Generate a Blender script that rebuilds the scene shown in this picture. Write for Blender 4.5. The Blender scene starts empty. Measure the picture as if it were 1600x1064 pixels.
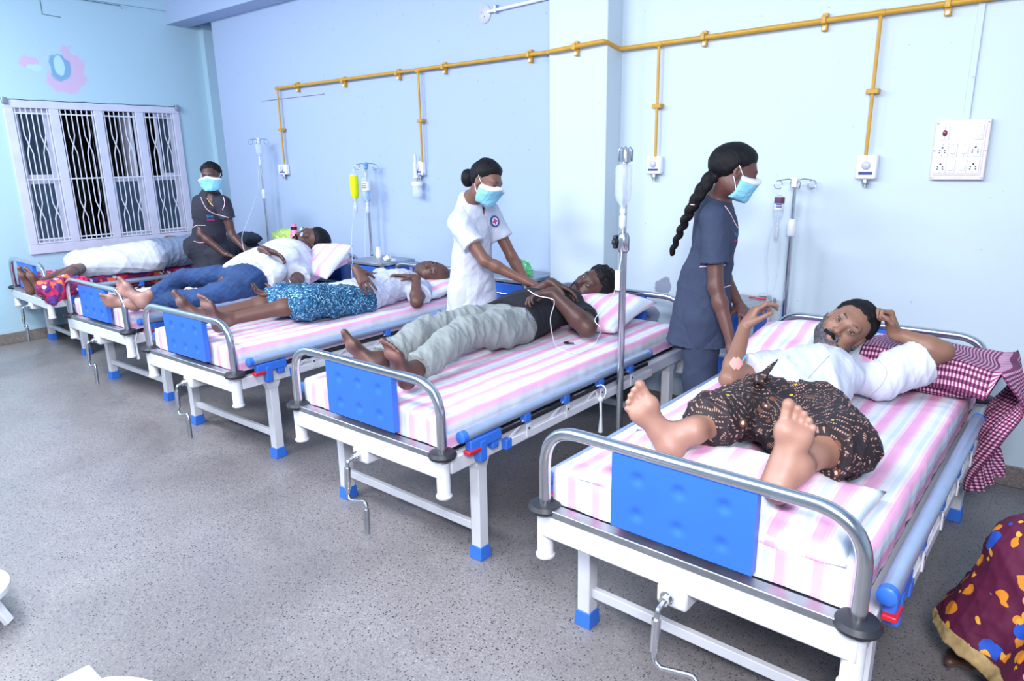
import bpy, bmesh, math, random
import numpy as np
from mathutils import Vector, Matrix, noise
random.seed(7)
SC = bpy.context.scene; COL = SC.collection
PI = math.pi

# ---------------------------------------------------------------- camera, world, lights, exposure
CAM = (5.5719, -3.9005, 1.572); YAW, PIT, ROL = 0.6856, -0.2550, -0.0168; FPX = 1.0166*1067
def cam_axes(yaw, pitch, roll):
    cy, sy = math.cos(yaw), math.sin(yaw); cp, sp = math.cos(pitch), math.sin(pitch)
    f = np.array([-sy*cp, cy*cp, sp]); r = np.array([cy, sy, 0.]); u = np.cross(r, f)
    cr, sr = math.cos(roll), math.sin(roll)
    return r*cr+u*sr, -r*sr+u*cr, f
R_, U_, F_ = cam_axes(YAW, PIT, ROL); C_ = np.array(CAM)
cd = bpy.data.cameras.new('camera'); cam = bpy.data.objects.new('camera', cd); COL.objects.link(cam)
cd.sensor_width = 36; cd.lens = FPX/1600*36; cd.clip_start = .05
cam.matrix_world = Matrix(((R_[0], U_[0], -F_[0], CAM[0]), (R_[1], U_[1], -F_[1], CAM[1]), (R_[2], U_[2], -F_[2], CAM[2]), (0, 0, 0, 1)))
SC.camera = cam
def P(px, py, x=None, y=None, z=None):
    """a point of the place from where the photograph shows it and one known world coordinate"""
    v = F_+R_*(px-800)/FPX-U_*(py-532)/FPX
    t = (z-C_[2])/v[2] if z is not None else ((y-C_[1])/v[1] if y is not None else (x-C_[0])/v[0])
    return C_+v*t

w = bpy.data.worlds.new('world'); SC.world = w; w.use_nodes = True
w.node_tree.nodes['Background'].inputs[0].default_value = (.02, .03, .05, 1); w.node_tree.nodes['Background'].inputs[1].default_value = .3
def area(name, loc, size, power, color, target):
    l = bpy.data.lights.new(name, 'AREA'); l.shape = 'RECTANGLE'; l.size, l.size_y = size; l.energy = power; l.color = color
    o = bpy.data.objects.new(name, l); COL.objects.link(o); o.location = loc
    o.rotation_euler = (Vector(target)-Vector(loc)).to_track_quat('-Z', 'Z').to_euler()
    o['kind'] = 'light'
    return o
area('tube_light_near', (4.4, -3.9, 3.1), (1.3, .5), 52, (.90, .94, 1), (4.4, -2.6, 0))
area('tube_light_middle', (2.0, -3.8, 3.1), (1.5, .5), 60, (.90, .94, 1), (2.0, -2.4, 0))
area('tube_light_far', (-.3, -3.4, 3.1), (1.3, .5), 84, (.90, .95, 1), (-.3, -2.2, 0))
area('tube_light_front', (2.2, -5.6, 3.1), (1.3, .5), 66, (.92, .95, 1), (2.4, -3.6, 0))
area('camera_flash', (5.9, -4.3, 2.3), (.7, .5), 76, (.98, .96, 1), (4.0, -1.5, .6))
SC.view_settings.view_transform = 'Standard'; SC.view_settings.look = 'None'
SC.view_settings.exposure = .54; SC.view_settings.gamma = 1; SC.view_settings.use_curve_mapping = False

# ---------------------------------------------------------------- helpers
def srgb(r, g, b): return tuple(((c/255)/12.92 if c <= 10 else (((c/255)+.055)/1.055)**2.4) for c in (r, g, b))+(1,)
class NT:
    def __init__(s, name):
        s.m = bpy.data.materials.new(name); s.m.use_nodes = True; s.t = s.m.node_tree
        s.b = s.t.nodes['Principled BSDF']
    def n(s, typ, **kw):
        x = s.t.nodes.new(typ)
        for k, v in kw.items():
            if k.startswith('i_'):
                key = k[2:].replace('_', ' ')
                x.inputs[int(key) if key.isdigit() else key].default_value = v
            else: setattr(x, k, v)
        return x
    def l(s, a, b): s.t.links.new(a, b)
    def coord(s, kind='Object'): return s.n('ShaderNodeTexCoord').outputs[kind]
    def noise(s, scale, detail=3, rough=.5, vec=None, dist=0):
        x = s.n('ShaderNodeTexNoise'); x.inputs['Scale'].default_value = scale; x.inputs['Detail'].default_value = detail
        x.inputs['Roughness'].default_value = rough; x.inputs['Distortion'].default_value = dist
        s.l(vec if vec is not None else s.coord(), x.inputs['Vector']); return x.outputs['Fac']
    def ramp(s, fac, stops, interp='LINEAR'):
        x = s.n('ShaderNodeValToRGB'); x.color_ramp.interpolation = interp; e = x.color_ramp.elements
        while len(e) < len(stops): e.new(.5)
        for q, (p, c) in zip(e, stops): q.position = p; q.color = c if len(c) == 4 else tuple(c)+(1,)
        s.l(fac, x.inputs[0]); return x.outputs[0]
    def mix(s, fac, a, b, mode='MIX'):
        x = s.n('ShaderNodeMix', data_type='RGBA', blend_type=mode)
        for sock, v in ((x.inputs[0], fac), (x.inputs[6], a), (x.inputs[7], b)):
            if hasattr(v, 'is_linked'): s.l(v, sock)
            else: sock.default_value = v
        return x.outputs[2]
    def math(s, op, a, b=None, c=None):
        x = s.n('ShaderNodeMath', operation=op)
        for i, v in enumerate((a, b, c)):
            if v is None: continue
            if hasattr(v, 'is_linked'): s.l(v, x.inputs[i])
            else: x.inputs[i].default_value = v
        return x.outputs[0]
    def bump(s, h, strength=.3, dist=.01):
        x = s.n('ShaderNodeBump'); x.inputs['Strength'].default_value = strength; x.inputs['Distance'].default_value = dist
        s.l(h, x.inputs['Height']); s.l(x.outputs[0], s.b.inputs['Normal'])
    def base(s, v):
        if hasattr(v, 'is_linked'): s.l(v, s.b.inputs['Base Color'])
        else: s.b.inputs['Base Color'].default_value = v
    def set(s, **kw):
        for k, v in kw.items(): s.b.inputs[k.replace('_', ' ')].default_value = v
def simple(name, col, rough=.5, metal=0, var=.06, scale=30, bump=0, alpha=None, trans=None, sheen=0):
    t = NT(name); f = t.noise(scale, 3)
    c1 = tuple(c*(1-var) for c in col[:3])+(1,); c2 = tuple(min(1, c*(1+var)) for c in col[:3])+(1,)
    t.base(t.ramp(f, [(.3, c1), (.7, c2)])); t.set(Roughness=rough, Metallic=metal)
    if bump: t.bump(f, bump, .004)
    if alpha is not None: t.set(Alpha=alpha)
    if trans is not None: t.b.inputs['Transmission Weight'].default_value = trans
    if sheen: t.b.inputs['Sheen Weight'].default_value = sheen
    return t.m
M = {}
M['white_enamel'] = simple('white_enamel', srgb(212, 214, 222), .35, 0, .03, 12)
M['steel'] = simple('steel', (.62, .63, .66, 1), .22, 1, .08, 18)
M['dull_steel'] = simple('dull_steel', (.42, .44, .47, 1), .42, 1, .15, 14)
M['aluminium'] = simple('aluminium', srgb(168, 186, 214), .38, .55, .04, 20)
M['black_rubber'] = simple('black_rubber', srgb(34, 36, 44), .5, 0, .1, 20)
M['blue_plastic'] = simple('blue_plastic', srgb(52, 112, 214), .4, 0, .04, 15)
M['blue_panel'] = simple('blue_panel', srgb(46, 104, 206), .42, 0, .03, 6)
M['light_blue_plastic'] = simple('light_blue_plastic', srgb(88, 165, 220), .4, 0, .04, 15)
M['red_plastic'] = simple('red_plastic', srgb(205, 30, 50), .4)
M['white_plastic'] = simple('white_plastic', srgb(232, 234, 240), .35, 0, .03, 20)
M['grey_plastic'] = simple('grey_plastic', srgb(190, 192, 205), .4)
M['board_plastic'] = simple('board_plastic', srgb(222, 212, 218), .45, 0, .05, 25)
M['dark_hole'] = simple('dark_hole', srgb(25, 25, 32), .6)
M['yellow_pipe'] = simple('yellow_pipe', srgb(200, 150, 44), .4, 0, .08, 15)
M['deck_dark'] = simple('deck_dark', srgb(40, 44, 60), .6)
M['window_paint'] = simple('window_paint', srgb(198, 202, 222), .5, 0, .06, 8)
M['bar_paint'] = simple('bar_paint', srgb(206, 212, 228), .4, 0, .05, 8)
M['clear_plastic'] = simple('clear_plastic', (.9, .95, 1, 1), .1, alpha=.38)
M['tube_plastic'] = simple('tube_plastic', srgb(225, 232, 242), .25, alpha=.8)
M['saline_plastic'] = simple('saline_plastic', srgb(215, 228, 245), .12, alpha=.4)
M['yellow_fluid'] = simple('yellow_fluid', srgb(225, 235, 20), .2)
M['label_print'] = simple('label_print', srgb(60, 70, 130), .6)
M['black_cord'] = simple('black_cord', srgb(22, 22, 26), .5)
M['string'] = simple('string', srgb(226, 228, 236), .9)

class MB:
    def __init__(s): s.v = []; s.f = []; s.mi = []
    def add(s, vs, fs, m=0):
        o = len(s.v); s.v += [tuple(map(float, v)) for v in vs]; s.f += [tuple(i+o for i in f) for f in fs]; s.mi += [m]*len(fs); return s
    def box(s, a, b, m=0, T=None):
        vs = [(x, y, z) for x in (a[0], b[0]) for y in (a[1], b[1]) for z in (a[2], b[2])]
        if T: vs = [tuple(T @ Vector(v)) for v in vs]
        return s.add(vs, [(0, 1, 3, 2), (4, 6, 7, 5), (0, 4, 5, 1), (2, 3, 7, 6), (0, 2, 6, 4), (1, 5, 7, 3)], m)
    def beam(s, a, b, wx, wy, m=0, up=(0, 0, 1), t=1.):
        a = Vector(a); b = Vector(b); d = (b-a).normalized(); up = Vector(up)
        if abs(d.dot(up)) > .95: up = Vector((0, 1, 0))
        x = d.cross(up).normalized(); y = x.cross(d)
        vs = [p+x*sx*wx/2*k+y*sy*wy/2*k for p, k in ((a, 1), (b, t)) for sx, sy in ((-1, -1), (1, -1), (1, 1), (-1, 1))]
        return s.add(vs, [(3, 2, 1, 0), (4, 5, 6, 7), (0, 1, 5, 4), (1, 2, 6, 5), (2, 3, 7, 6), (3, 0, 4, 7)], m)
    def tube(s, pts, r, n=10, m=0, cap=True, flat=1., closed=False):
        pts = [Vector(p) for p in pts]; N = len(pts); rs = r if hasattr(r, '__len__') else [r]*N
        vs = []; prev = None
        for i, p in enumerate(pts):
            if closed: d = pts[(i+1) % N]-pts[i-1]
            else: d = pts[min(i+1, N-1)]-pts[max(i-1, 0)]
            d = d.normalized() if d.length > 1e-9 else Vector((0, 0, 1))
            if prev is None:
                a = Vector((0, 0, 1)) if abs(d.z) < .9 else Vector((1, 0, 0)); x = d.cross(a).normalized()
            else: x = (prev-d*prev.dot(d)).normalized()
            prev = x; y = d.cross(x)
            for k in range(n):
                t = 2*PI*k/n; vs.append(p+(x*math.cos(t)+y*math.sin(t)*flat)*rs[i])
        fs = [(i*n+k, i*n+(k+1) % n, ((i+1) % N)*n+(k+1) % n, ((i+1) % N)*n+k) for i in range(N if closed else N-1) for k in range(n)]
        if cap and not closed: fs += [tuple(range(n))[::-1], tuple((N-1)*n+k for k in range(n))]
        return s.add(vs, fs, m)
    def lathe(s, prof, o=(0, 0, 0), ax=(0, 0, 1), n=16, m=0):
        o = Vector(o); ax = Vector(ax).normalized()
        a = Vector((1, 0, 0)) if abs(ax.x) < .9 else Vector((0, 1, 0)); x = (a-ax*a.dot(ax)).normalized(); y = ax.cross(x)
        vs = [o+ax*h+(x*math.cos(2*PI*k/n)+y*math.sin(2*PI*k/n))*max(r, 1e-5) for r, h in prof for k in range(n)]
        fs = [(i*n+k, i*n+(k+1) % n, (i+1)*n+(k+1) % n, (i+1)*n+k) for i in range(len(prof)-1) for k in range(n)]
        fs += [tuple(range(n))[::-1], tuple((len(prof)-1)*n+k for k in range(n))]
        return s.add(vs, fs, m)
    def build(s, name, mats, parent=None, bevel=0, smooth=True, seg=2, T=None, angle=40):
        me = bpy.data.meshes.new(name)
        vs = s.v if T is None else [tuple(T @ Vector(v)) for v in s.v]
        me.from_pydata(vs, [], s.f); me.update()
        for m in (mats if isinstance(mats, (list, tuple)) else [mats]): me.materials.append(M[m] if isinstance(m, str) else m)
        me.polygons.foreach_set('material_index', s.mi)
        if smooth:
            me.polygons.foreach_set('use_smooth', [True]*len(me.polygons)); me.set_sharp_from_angle(angle=math.radians(angle))
        o = bpy.data.objects.new(name, me); COL.objects.link(o); o.parent = parent
        if bevel:
            b = o.modifiers.new('bevel', 'BEVEL'); b.width = bevel; b.segments = seg; b.limit_method = 'ANGLE'; b.angle_limit = math.radians(50)
        return o
def arc_path(pts, r, n=6):
    """polyline with rounded corners"""
    pts = [Vector(p) for p in pts]; out = [pts[0]]
    for i in range(1, len(pts)-1):
        a = (pts[i-1]-pts[i]); b = (pts[i+1]-pts[i]); rr = min(r, a.length*.49, b.length*.49)
        p0 = pts[i]+a.normalized()*rr; p2 = pts[i]+b.normalized()*rr
        for k in range(n+1):
            t = k/n; out.append(p0*(1-t)**2+pts[i]*2*t*(1-t)+p2*t*t)
    out.append(pts[-1]); return out
def spline(pts, n=8):
    pts = [Vector(p) for p in pts]; Q = [pts[0]]+pts+[pts[-1]]; out = []
    for i in range(1, len(Q)-2):
        for k in range(n):
            t = k/n; a, b, c, d = Q[i-1:i+3]
            out.append(.5*((2*b)+(c-a)*t+(2*a-5*b+4*c-d)*t*t+(3*b-a-3*c+d)*t**3))
    out.append(Q[-2]); return out
def empty(name, label, cat, loc=(0, 0, 0), rz=0, group=None):
    o = bpy.data.objects.new(name, None); COL.objects.link(o); o.location = loc; o.rotation_euler = (0, 0, rz)
    o.empty_display_size = .1; o['label'] = label; o['category'] = cat
    if group: o['group'] = group
    return o
def tag(o, label, cat, group=None):
    o['label'] = label; o['category'] = cat
    if group: o['group'] = group
    return o
def struct(o): o['kind'] = 'structure'; return o
def copy_tree(o, parent=None):
    c = o.copy(); COL.objects.link(c); c.parent = parent
    for ch in list(o.children): copy_tree(ch, c)
    return c
# ---------------------------------------------------------------- the room
def wall_material(name, marks, tint=srgb(172, 205, 222)):
    t = NT(name); co = t.coord(); big = t.noise(1.3, 3, vec=co); fine = t.noise(60, 4, vec=co)
    c = t.mix(t.math('MULTIPLY', big, .35), tint, tuple(x*.93 for x in tint[:3])+(1,))
    sp = t.noise(42, 2, .4, vec=co)
    c = t.mix(t.math('MULTIPLY', t.math('GREATER_THAN', sp, .755), .5), c, srgb(110, 125, 150))
    warp = t.n('ShaderNodeTexNoise'); warp.inputs['Scale'].default_value = 9; warp.inputs['Detail'].default_value = 4; t.l(co, warp.inputs['Vector'])
    for (ctr, inv, rad, col, edge) in marks:
        mp = t.n('ShaderNodeVectorMath', operation='SUBTRACT'); t.l(co, mp.inputs[0]); mp.inputs[1].default_value = ctr
        ms = t.n('ShaderNodeVectorMath', operation='MULTIPLY'); t.l(mp.outputs[0], ms.inputs[0]); ms.inputs[1].default_value = inv
        ln = t.n('ShaderNodeVectorMath', operation='LENGTH'); t.l(ms.outputs[0], ln.inputs[0])
        d = t.math('ADD', ln.outputs['Value'], t.math('MULTIPLY', t.math('SUBTRACT', warp.outputs['Fac'], .5), edge))
        x = t.n('ShaderNodeMapRange'); t.l(d, x.inputs[0]); x.inputs[1].default_value = rad*1.08; x.inputs[2].default_value = rad*.92
        c = t.mix(x.outputs[0], c, col)
    t.base(c); t.set(Roughness=.55); t.bump(fine, .12, .003)
    return t.m
pk = srgb(200, 178, 210); gy = srgb(120, 165, 200); lt = srgb(175, 215, 235); dk = srgb(95, 100, 125); gp = srgb(140, 146, 165)
M['wall_left'] = wall_material('painted_wall_left', [((-1.95, -1.17, 2.44), (0, 1.0, .85), .17, pk, .22), ((-1.95, -1.24, 2.5), (0, 1.5, 1), .13, srgb(172, 205, 222), .1),
    ((-1.95, -1.22, 2.46), (0, 1.2, .9), .105, gy, .12), ((-1.95, -1.22, 2.48), (0, 1.8, .9), .075, lt, .06), ((-1.95, -1.45, 2.49), (0, 1, 1.6), .07, pk, .2), ((-1.95, -1.4, 2.44), (0, 1, 2), .06, lt, .15)])
M['wall_back'] = wall_material('painted_wall_back', [((.03, .06, 1.5), (2.2, 0, .6), .05, srgb(158, 184, 212), .30)], srgb(168, 187, 218))
M['wall_right_part'] = wall_material('painted_wall_back_right', [((3.6, 0, .78), (1, 0, .75), .055, gp, .09), ((3.5, 0, .6), (.8, 0, 1.2), .07, gp, .25), ((3.45, 0, .55), (1, 0, 1), .05, dk, .3)], srgb(198, 213, 224))
t = NT('terrazzo'); co = t.coord()
v = t.n('ShaderNodeTexVoronoi'); v.inputs['Scale'].default_value = 230; t.l(co, v.inputs['Vector'])
sep = t.n('ShaderNodeSeparateColor'); t.l(v.outputs['Color'], sep.inputs[0])
v2 = t.n('ShaderNodeTexVoronoi'); v2.inputs['Scale'].default_value = 130; t.l(co, v2.inputs['Vector'])
sep2 = t.n('ShaderNodeSeparateColor'); t.l(v2.outputs['Color'], sep2.inputs[0])
c = t.ramp(sep.outputs[0], [(0, srgb(118, 114, 118)), (.35, srgb(130, 126, 128)), (.7, srgb(138, 134, 134)), (1, srgb(150, 146, 146))])
blk = t.math('MULTIPLY', t.math('GREATER_THAN', sep2.outputs[1], .82), t.math('LESS_THAN', v2.outputs['Distance'], .38))
c = t.mix(blk, c, srgb(52, 52, 60))
wh = t.math('MULTIPLY', t.math('GREATER_THAN', sep2.outputs[2], .97), t.math('LESS_THAN', v2.outputs['Distance'], .3))
c = t.mix(wh, c, srgb(165, 164, 164))
st = t.noise(1.1, 5, .6, vec=co, dist=.6)
c = t.mix(t.ramp(st, [(.42, (0, 0, 0)), (.75, (.5, .5, .5))]), c, srgb(78, 73, 76))
t.base(c); t.l(t.ramp(t.noise(3, 3), [(.3, (.26, .26, .26)), (.7, (.42, .42, .42))]), t.b.inputs['Roughness']); M['terrazzo'] = t.m
t = NT('skirting_terrazzo'); f = t.noise(90, 4, .7); f2 = t.noise(5, 4)
c = t.ramp(f, [(.3, srgb(88, 82, 82)), (.5, srgb(128, 120, 116)), (.7, srgb(156, 150, 146))]); t.base(t.mix(t.math('MULTIPLY', f2, .6), c, srgb(104, 92, 84))); t.set(Roughness=.6); M['skirting'] = t.m
M['ceiling_paint'] = simple('ceiling_paint', srgb(176, 212, 238), .7)
M['night_glass'] = simple('night_glass', srgb(38, 56, 72), .1, 0, .1, 3)
M['frosted_glass'] = simple('frosted_glass', srgb(52, 72, 92), .35, 0, .12, 3)
M['night'] = simple('night', srgb(4, 5, 9), .9)

XL, XR, YF, ZC = -1.95, 8.2, -7.0, 3.25
YB = .06
struct(MB().box((XL-.3, YF, -.1), (XR, .6, 0)).build('floor', 'terrazzo', smooth=False))
struct(MB().box((XL-.3, YF, ZC), (XR, .6, ZC+.1)).build('ceiling', 'ceiling_paint', smooth=False))
# left wall with window opening
WY0, WY1, WZ0, WZ1 = -1.73, -.165, .79, 2.155
wl = MB(); wl.box((XL-.2, YF, 0), (XL, WY0, ZC)); wl.box((XL-.2, WY1, 0), (XL, .6, ZC)); wl.box((XL-.2, WY0, 0), (XL, WY1, WZ0)); wl.box((XL-.2, WY0, WZ1), (XL, WY1, ZC))
struct(wl.build('wall_left', 'wall_left', smooth=False))
struct(MB().box((XL, .17, 0), (XL+.085, .36, ZC)).build('trim_1', 'wall_left', smooth=False))            # shallow pilaster in the corner
wb = MB(); wb.box((XL, .36, 0), (-1.3, .5, ZC)); wb.box((-1.49, YB, 0), (2.9, .5, ZC))
struct(wb.build('wall_back', 'wall_back', smooth=False))
struct(MB().box((2.855, -.17, 0), (3.275, .3, ZC)).build('trim_2', 'wall_right_part', bevel=.006))               # pillar
struct(MB().box((3.2, 0, 0), (XR, .3, ZC)).build('wall_back_right', 'wall_right_part', smooth=False))
struct(MB().box((XR, YF, 0), (XR+.2, .6, ZC)).build('wall_right', 'wall_right_part', smooth=False))
struct(MB().box((XL, YF-.2, 0), (XR, YF, ZC)).build('wall_front', 'wall_left', smooth=False))
struct(MB().box((XL+.0, -.17, 2.955), (2.86, YB, ZC)).build('trim_3', 'wall_back', smooth=False))     # beam along the back wall
struct(MB().box((XL, YF, 3.08), (XL+.03, .17, ZC)).build('trim_4', 'wall_left', smooth=False))        # band over the left wall
for nm, a, b in (('baseboard_left', (XL, YF, 0), (XL+.012, .36, .1)), ('baseboard_back', (-1.49, YB-.012, 0), (2.86, YB, .1)), ('baseboard_pillar', (2.845, -.182, 0), (3.287, -.17, .1)), ('baseboard_right', (3.275, -.012, 0), (XR, 0, .105))):
    struct(MB().box(a, b).build(nm, 'skirting', bevel=.004))
# paint relief: shallow groove lines on the left wall (old duct cover outline)
gr = MB(); LY = XL+.033
pts = [P(62, -4, x=XL+.032), P(67, 20, x=XL+.032), P(95, 27, x=XL+.003)]
gr.tube([P(62, -2, x=XL+.004), P(66, 22, x=XL+.004), P(95, 27, x=XL+.004)], .0022, 4); tag(gr.build('wall_crack', 'dark_hole'), 'thin dark crack in the plaster near the ceiling, above left window corner', 'crack')
tag(MB().tube([P(120, -2, x=XL+.034), P(188, 9, x=XL+.034), P(191, 14, x=XL+.034)], .0022, 4).build('wall_crack', 'dark_hole'), 'thin dark crack along the plaster band, right of the other crack', 'crack')

# window 1: frame, four barred bays with casements
win = bpy.data.objects.new('window_1', None); COL.objects.link(win); win['kind'] = 'structure'
bays = [(-1.655, -1.375), (-1.295, -.995), (-.915, -.615), (-.53, -.235)]
z0, z1 = WZ0+.085, WZ1-.065
fr = MB(); X0, X1 = XL-.06, XL+.02
fr.box((X0, WY0, WZ0), (X1, WY1, z0)); fr.box((X0, WY0, z1), (X1, WY1, WZ1))
ys = [WY0]+[v for b in bays for v in b]+[WY1]
for i in range(0, len(ys), 2): fr.box((X0, ys[i], z0), (X1, ys[i+1], z1))
fr.build('window_frame', 'window_paint', win, bevel=.004)
MB().box((XL-.4, WY0-.3, WZ0-.3), (XL-.38, WY1+.3, WZ1+.3)).build('night_backdrop', 'night', win, smooth=False)
MB().tube([(XL-.02, WY0-.03, WZ1+.006)]+[(XL+.004, WY0+(WY1-WY0)*k/14, WZ1+.006+.004*math.sin(k*2.3)) for k in range(15)], .003, 5).build('paint_edge', 'deck_dark', win)
for y in (WY0+.015, WY1-.02): MB().box((XL+.015, y-.02, WZ1-.035), (XL+.045, y+.02, WZ1+.02)).build('bracket', 'dull_steel', win, bevel=.003)
for bi, (a, b) in enumerate(bays):
    zm = z0+(z1-z0)*.485
    for half, (za, zb) in enumerate(((z0, zm), (zm, z1))):
        lower = half == 0
        closed = (bi == 0) or (bi in (2, 3) and lower) or (bi == 3 and not lower)
        if not closed: continue
        ya, yb = (a, b) if not (bi == 3 and not lower) else (a+.12, b)
        cs = MB(); xx0, xx1 = XL-.055, XL-.03; wdt = .042 if bi != 3 or lower else .03
        cs.box((xx0, ya, za), (xx1, ya+wdt, zb)); cs.box((xx0, yb-wdt, za), (xx1, yb, zb)); cs.box((xx0, ya+wdt, za), (xx1, yb-wdt, za+wdt)); cs.box((xx0, ya+wdt, zb-wdt), (xx1, yb-wdt, zb))
        o = cs.build('casement', 'window_paint', win, bevel=.003)
        MB().box((XL-.046, ya+wdt, za+wdt), (XL-.042, yb-wdt, zb-wdt)).build('pane', 'frosted_glass' if lower else 'night_glass', o, smooth=False)
    # swung open sash seen edge-on in the two dark bays
    if bi in (1, 2):
        for sgn in ((1, 1) if bi == 1 else (1,)):
            za, zb = (z0, z1) if bi == 1 else (zm, z1)
            MB().box((XL-.30, b-.045, za), (XL-.06, b-.012, zb)).build('casement', 'window_paint', win, bevel=.003)
    xb = XL+.008
    for zc in (z0+.012, z0+.045, zm, z1-.045):
        MB().box((xb-.006, a-.006, zc-.006), (xb+.006, b+.006, zc+.006)).build('bar', 'bar_paint', win)
    n = 6
    for k in range(n+1):
        y = a+(b-a)*(k+.3)/(n+.6)
        kink = {1: 1, 2: -1, 4: 1, 5: -1}.get(k, 0)*(b-a)/(n+.6)*.47
        for zl, zh in ((z0+.012, zm), (zm, z1)):
            m_ = (zl+zh)/2; h = (zh-zl)
            if kink: pts = [(xb, y, zl), (xb, y, m_-h*.13), (xb, y+kink, m_), (xb, y, m_+h*.13), (xb, y, zh)]
            else: pts = [(xb, y, zl), (xb, y, zh)]
            MB().tube(pts, .0052, 6).build('bar', 'bar_paint', win)
# ---------------------------------------------------------------- hospital beds
BW, BL, HD = .45, 1.95, .53
def panel_bm(w2, za, zb, y0, y1, m=0):
    """moulded panel with six round dimples on its outer face"""
    nx, nz = 48, 24; vs = []; fs = []
    cs = [(sx*w2*.6, (za+zb)/2+sz*(zb-za)*.24) for sx in (-1, 0, 1) for sz in (-1, 1)]
    for yy, dim in ((y0, 1), (y1, -1)):
        for j in range(nz+1):
            for i in range(nx+1):
                x = -w2+2*w2*i/nx; z = za+(zb-za)*j/nz
                d = min(math.hypot(x-cx, z-cz) for cx, cz in cs); R = .021
                dep = .009*(1-(d/R)**2) if d < R else 0
                vs.append((x, yy+dim*dep, z))
    N = (nx+1)*(nz+1)
    for j in range(nz):
        for i in range(nx):
            a = j*(nx+1)+i; fs.append((a, a+1, a+nx+2, a+nx+1)); b = a+N; fs.append((b+nx+1, b+nx+2, b+1, b))
    edge = [i for i in range(nx+1)]+[j*(nx+1)+nx for j in range(1, nz+1)]+[nz*(nx+1)+i for i in range(nx-1, -1, -1)]+[j*(nx+1) for j in range(nz-1, 0, -1)]
    for k in range(len(edge)): a, b = edge[k], edge[(k+1) % len(edge)]; fs.append((a, a+N, b+N, b))
    return MB().add(vs, fs, m)
def make_bed():
    t = empty('hospital_bed', 'x', 'bed')
    f = MB()
    for y in (0, BL): f.box((-BW-.012, y-.026, HD-.09), (BW+.012, y+.026, HD-.018))
    for sx in (-1, 1): f.box((sx*BW-.02, .026, HD-.085), (sx*BW+.02, BL-.026, HD-.022))
    for y in (.55, 1.0, 1.45): f.box((-BW+.02, y-.015, HD-.07), (BW-.02, y+.015, HD-.03))
    fo = f.build('frame', 'white_enamel', t, bevel=.005)
    for y in (0, BL):
        MB().box((-BW+.03, y-.024, HD-.018), (BW-.03, y+.02, HD+.006)).build('edge_strip', 'dull_steel', t, bevel=.003)
    for sx in (-1, 1):
        for y in (0, BL):
            MB().lathe([(.024, -.17), (.03, -.17), (.031, -.163), (.0255, -.155), (.0255, -.03)], (sx*BW, y, HD), n=18).build('post_sleeve', 'white_enamel', t)
            MB().lathe([(.03, -.012), (.05, -.01), (.054, 0), (.046, .012), (.028, .017), (.0, .017)], (sx*BW, y, HD), n=24).build('bumper_disc', 'black_rubber', t)
    for y in (0, BL):
        pth = arc_path([(-BW, y, HD), (-BW, y, HD+.265), (BW, y, HD+.265), (BW, y, HD)], .17, 10)
        MB().tube(pth, .0185, 16).build('end_rail', 'steel', t)
    for y, sg in ((0, 1), (BL, -1)):
        a, b = (-.014, .014)
        pn = panel_bm(.205, HD+.028, HD+.25, y-.014*sg, y+.014*sg)
        pn.build('end_panel', 'blue_panel', t, angle=60)
    for sx in (-1, 1):
        for y, far in ((.211, 0), (BL-.13, 1)):
            l = MB(); x = sx*.43
            l.beam((x, y, .05), (x, y, HD-.05), .05, .05)
            l.add([(x-.026, y-.05, HD-.075), (x+.026, y-.05, HD-.075), (x+.026, y+.05, HD-.075), (x-.026, y+.05, HD-.075), (x-.026, y-.026, HD-.13), (x+.026, y-.026, HD-.13), (x+.026, y+.026, HD-.13), (x-.026, y+.026, HD-.13)],
                  [(0, 1, 2, 3), (7, 6, 5, 4), (0, 4, 5, 1), (1, 5, 6, 2), (2, 6, 7, 3), (3, 7, 4, 0)])
            lo = l.build('leg', 'white_enamel', t, bevel=.003)
            MB().add([(x-.033, y-.033, 0), (x+.033, y-.033, 0), (x+.033, y+.033, 0), (x-.033, y+.033, 0), (x-.029, y-.029, .058), (x+.029, y-.029, .058), (x+.029, y+.029, .058), (x-.029, y+.029, .058)],
                  [(3, 2, 1, 0), (4, 5, 6, 7), (0, 1, 5, 4), (1, 2, 6, 5), (2, 3, 7, 6), (3, 0, 4, 7)]).build('leg_boot', 'blue_plastic', lo, bevel=.003)
    for y in (.211, BL-.13):
        MB().box((-.405, y-.012, .115), (.405, y+.012, .15)).build('crossbar', 'white_enamel', t, bevel=.003)
    # crank under the foot end
    MB().box((-.045, -.03, HD-.145), (.045, .09, HD-.085)).build('crank_housing', 'white_enamel', t, bevel=.01, seg=3)
    c = MB(); c.tube([(-.01, -.02, HD-.115), (-.01, -.055, HD-.118)], .014, 12); c.lathe([(.02, 0), (.02, .008), (0, .008)], (-.01, -.03, HD-.115), (0, -1, 0), 12)
    c.tube(arc_path([(-.01, -.05, HD-.118), (-.01, -.085, HD-.125), (-.01, -.095, HD-.27), (.01, -.1, HD-.285), (.11, -.105, HD-.255), (.125, -.11, HD-.27), (.125, -.115, HD-.39)], .012, 4), .0075, 10)
    cr = c.build('crank', 'steel', t)
    MB().tube([(-.01, -.088, HD-.15), (-.01, -.094, HD-.245)], .0125, 12).build('crank_grip', 'steel', cr)
    MB().tube([(.125, -.112, HD-.28), (.125, -.115, HD-.385)], .0115, 12).build('crank_handle', 'dull_steel', cr)
    MB().box((-BW+.04, .04, HD-.03), (BW-.04, BL-.04, HD-.005)).build('mattress_deck', 'deck_dark', t, smooth=False)
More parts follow.
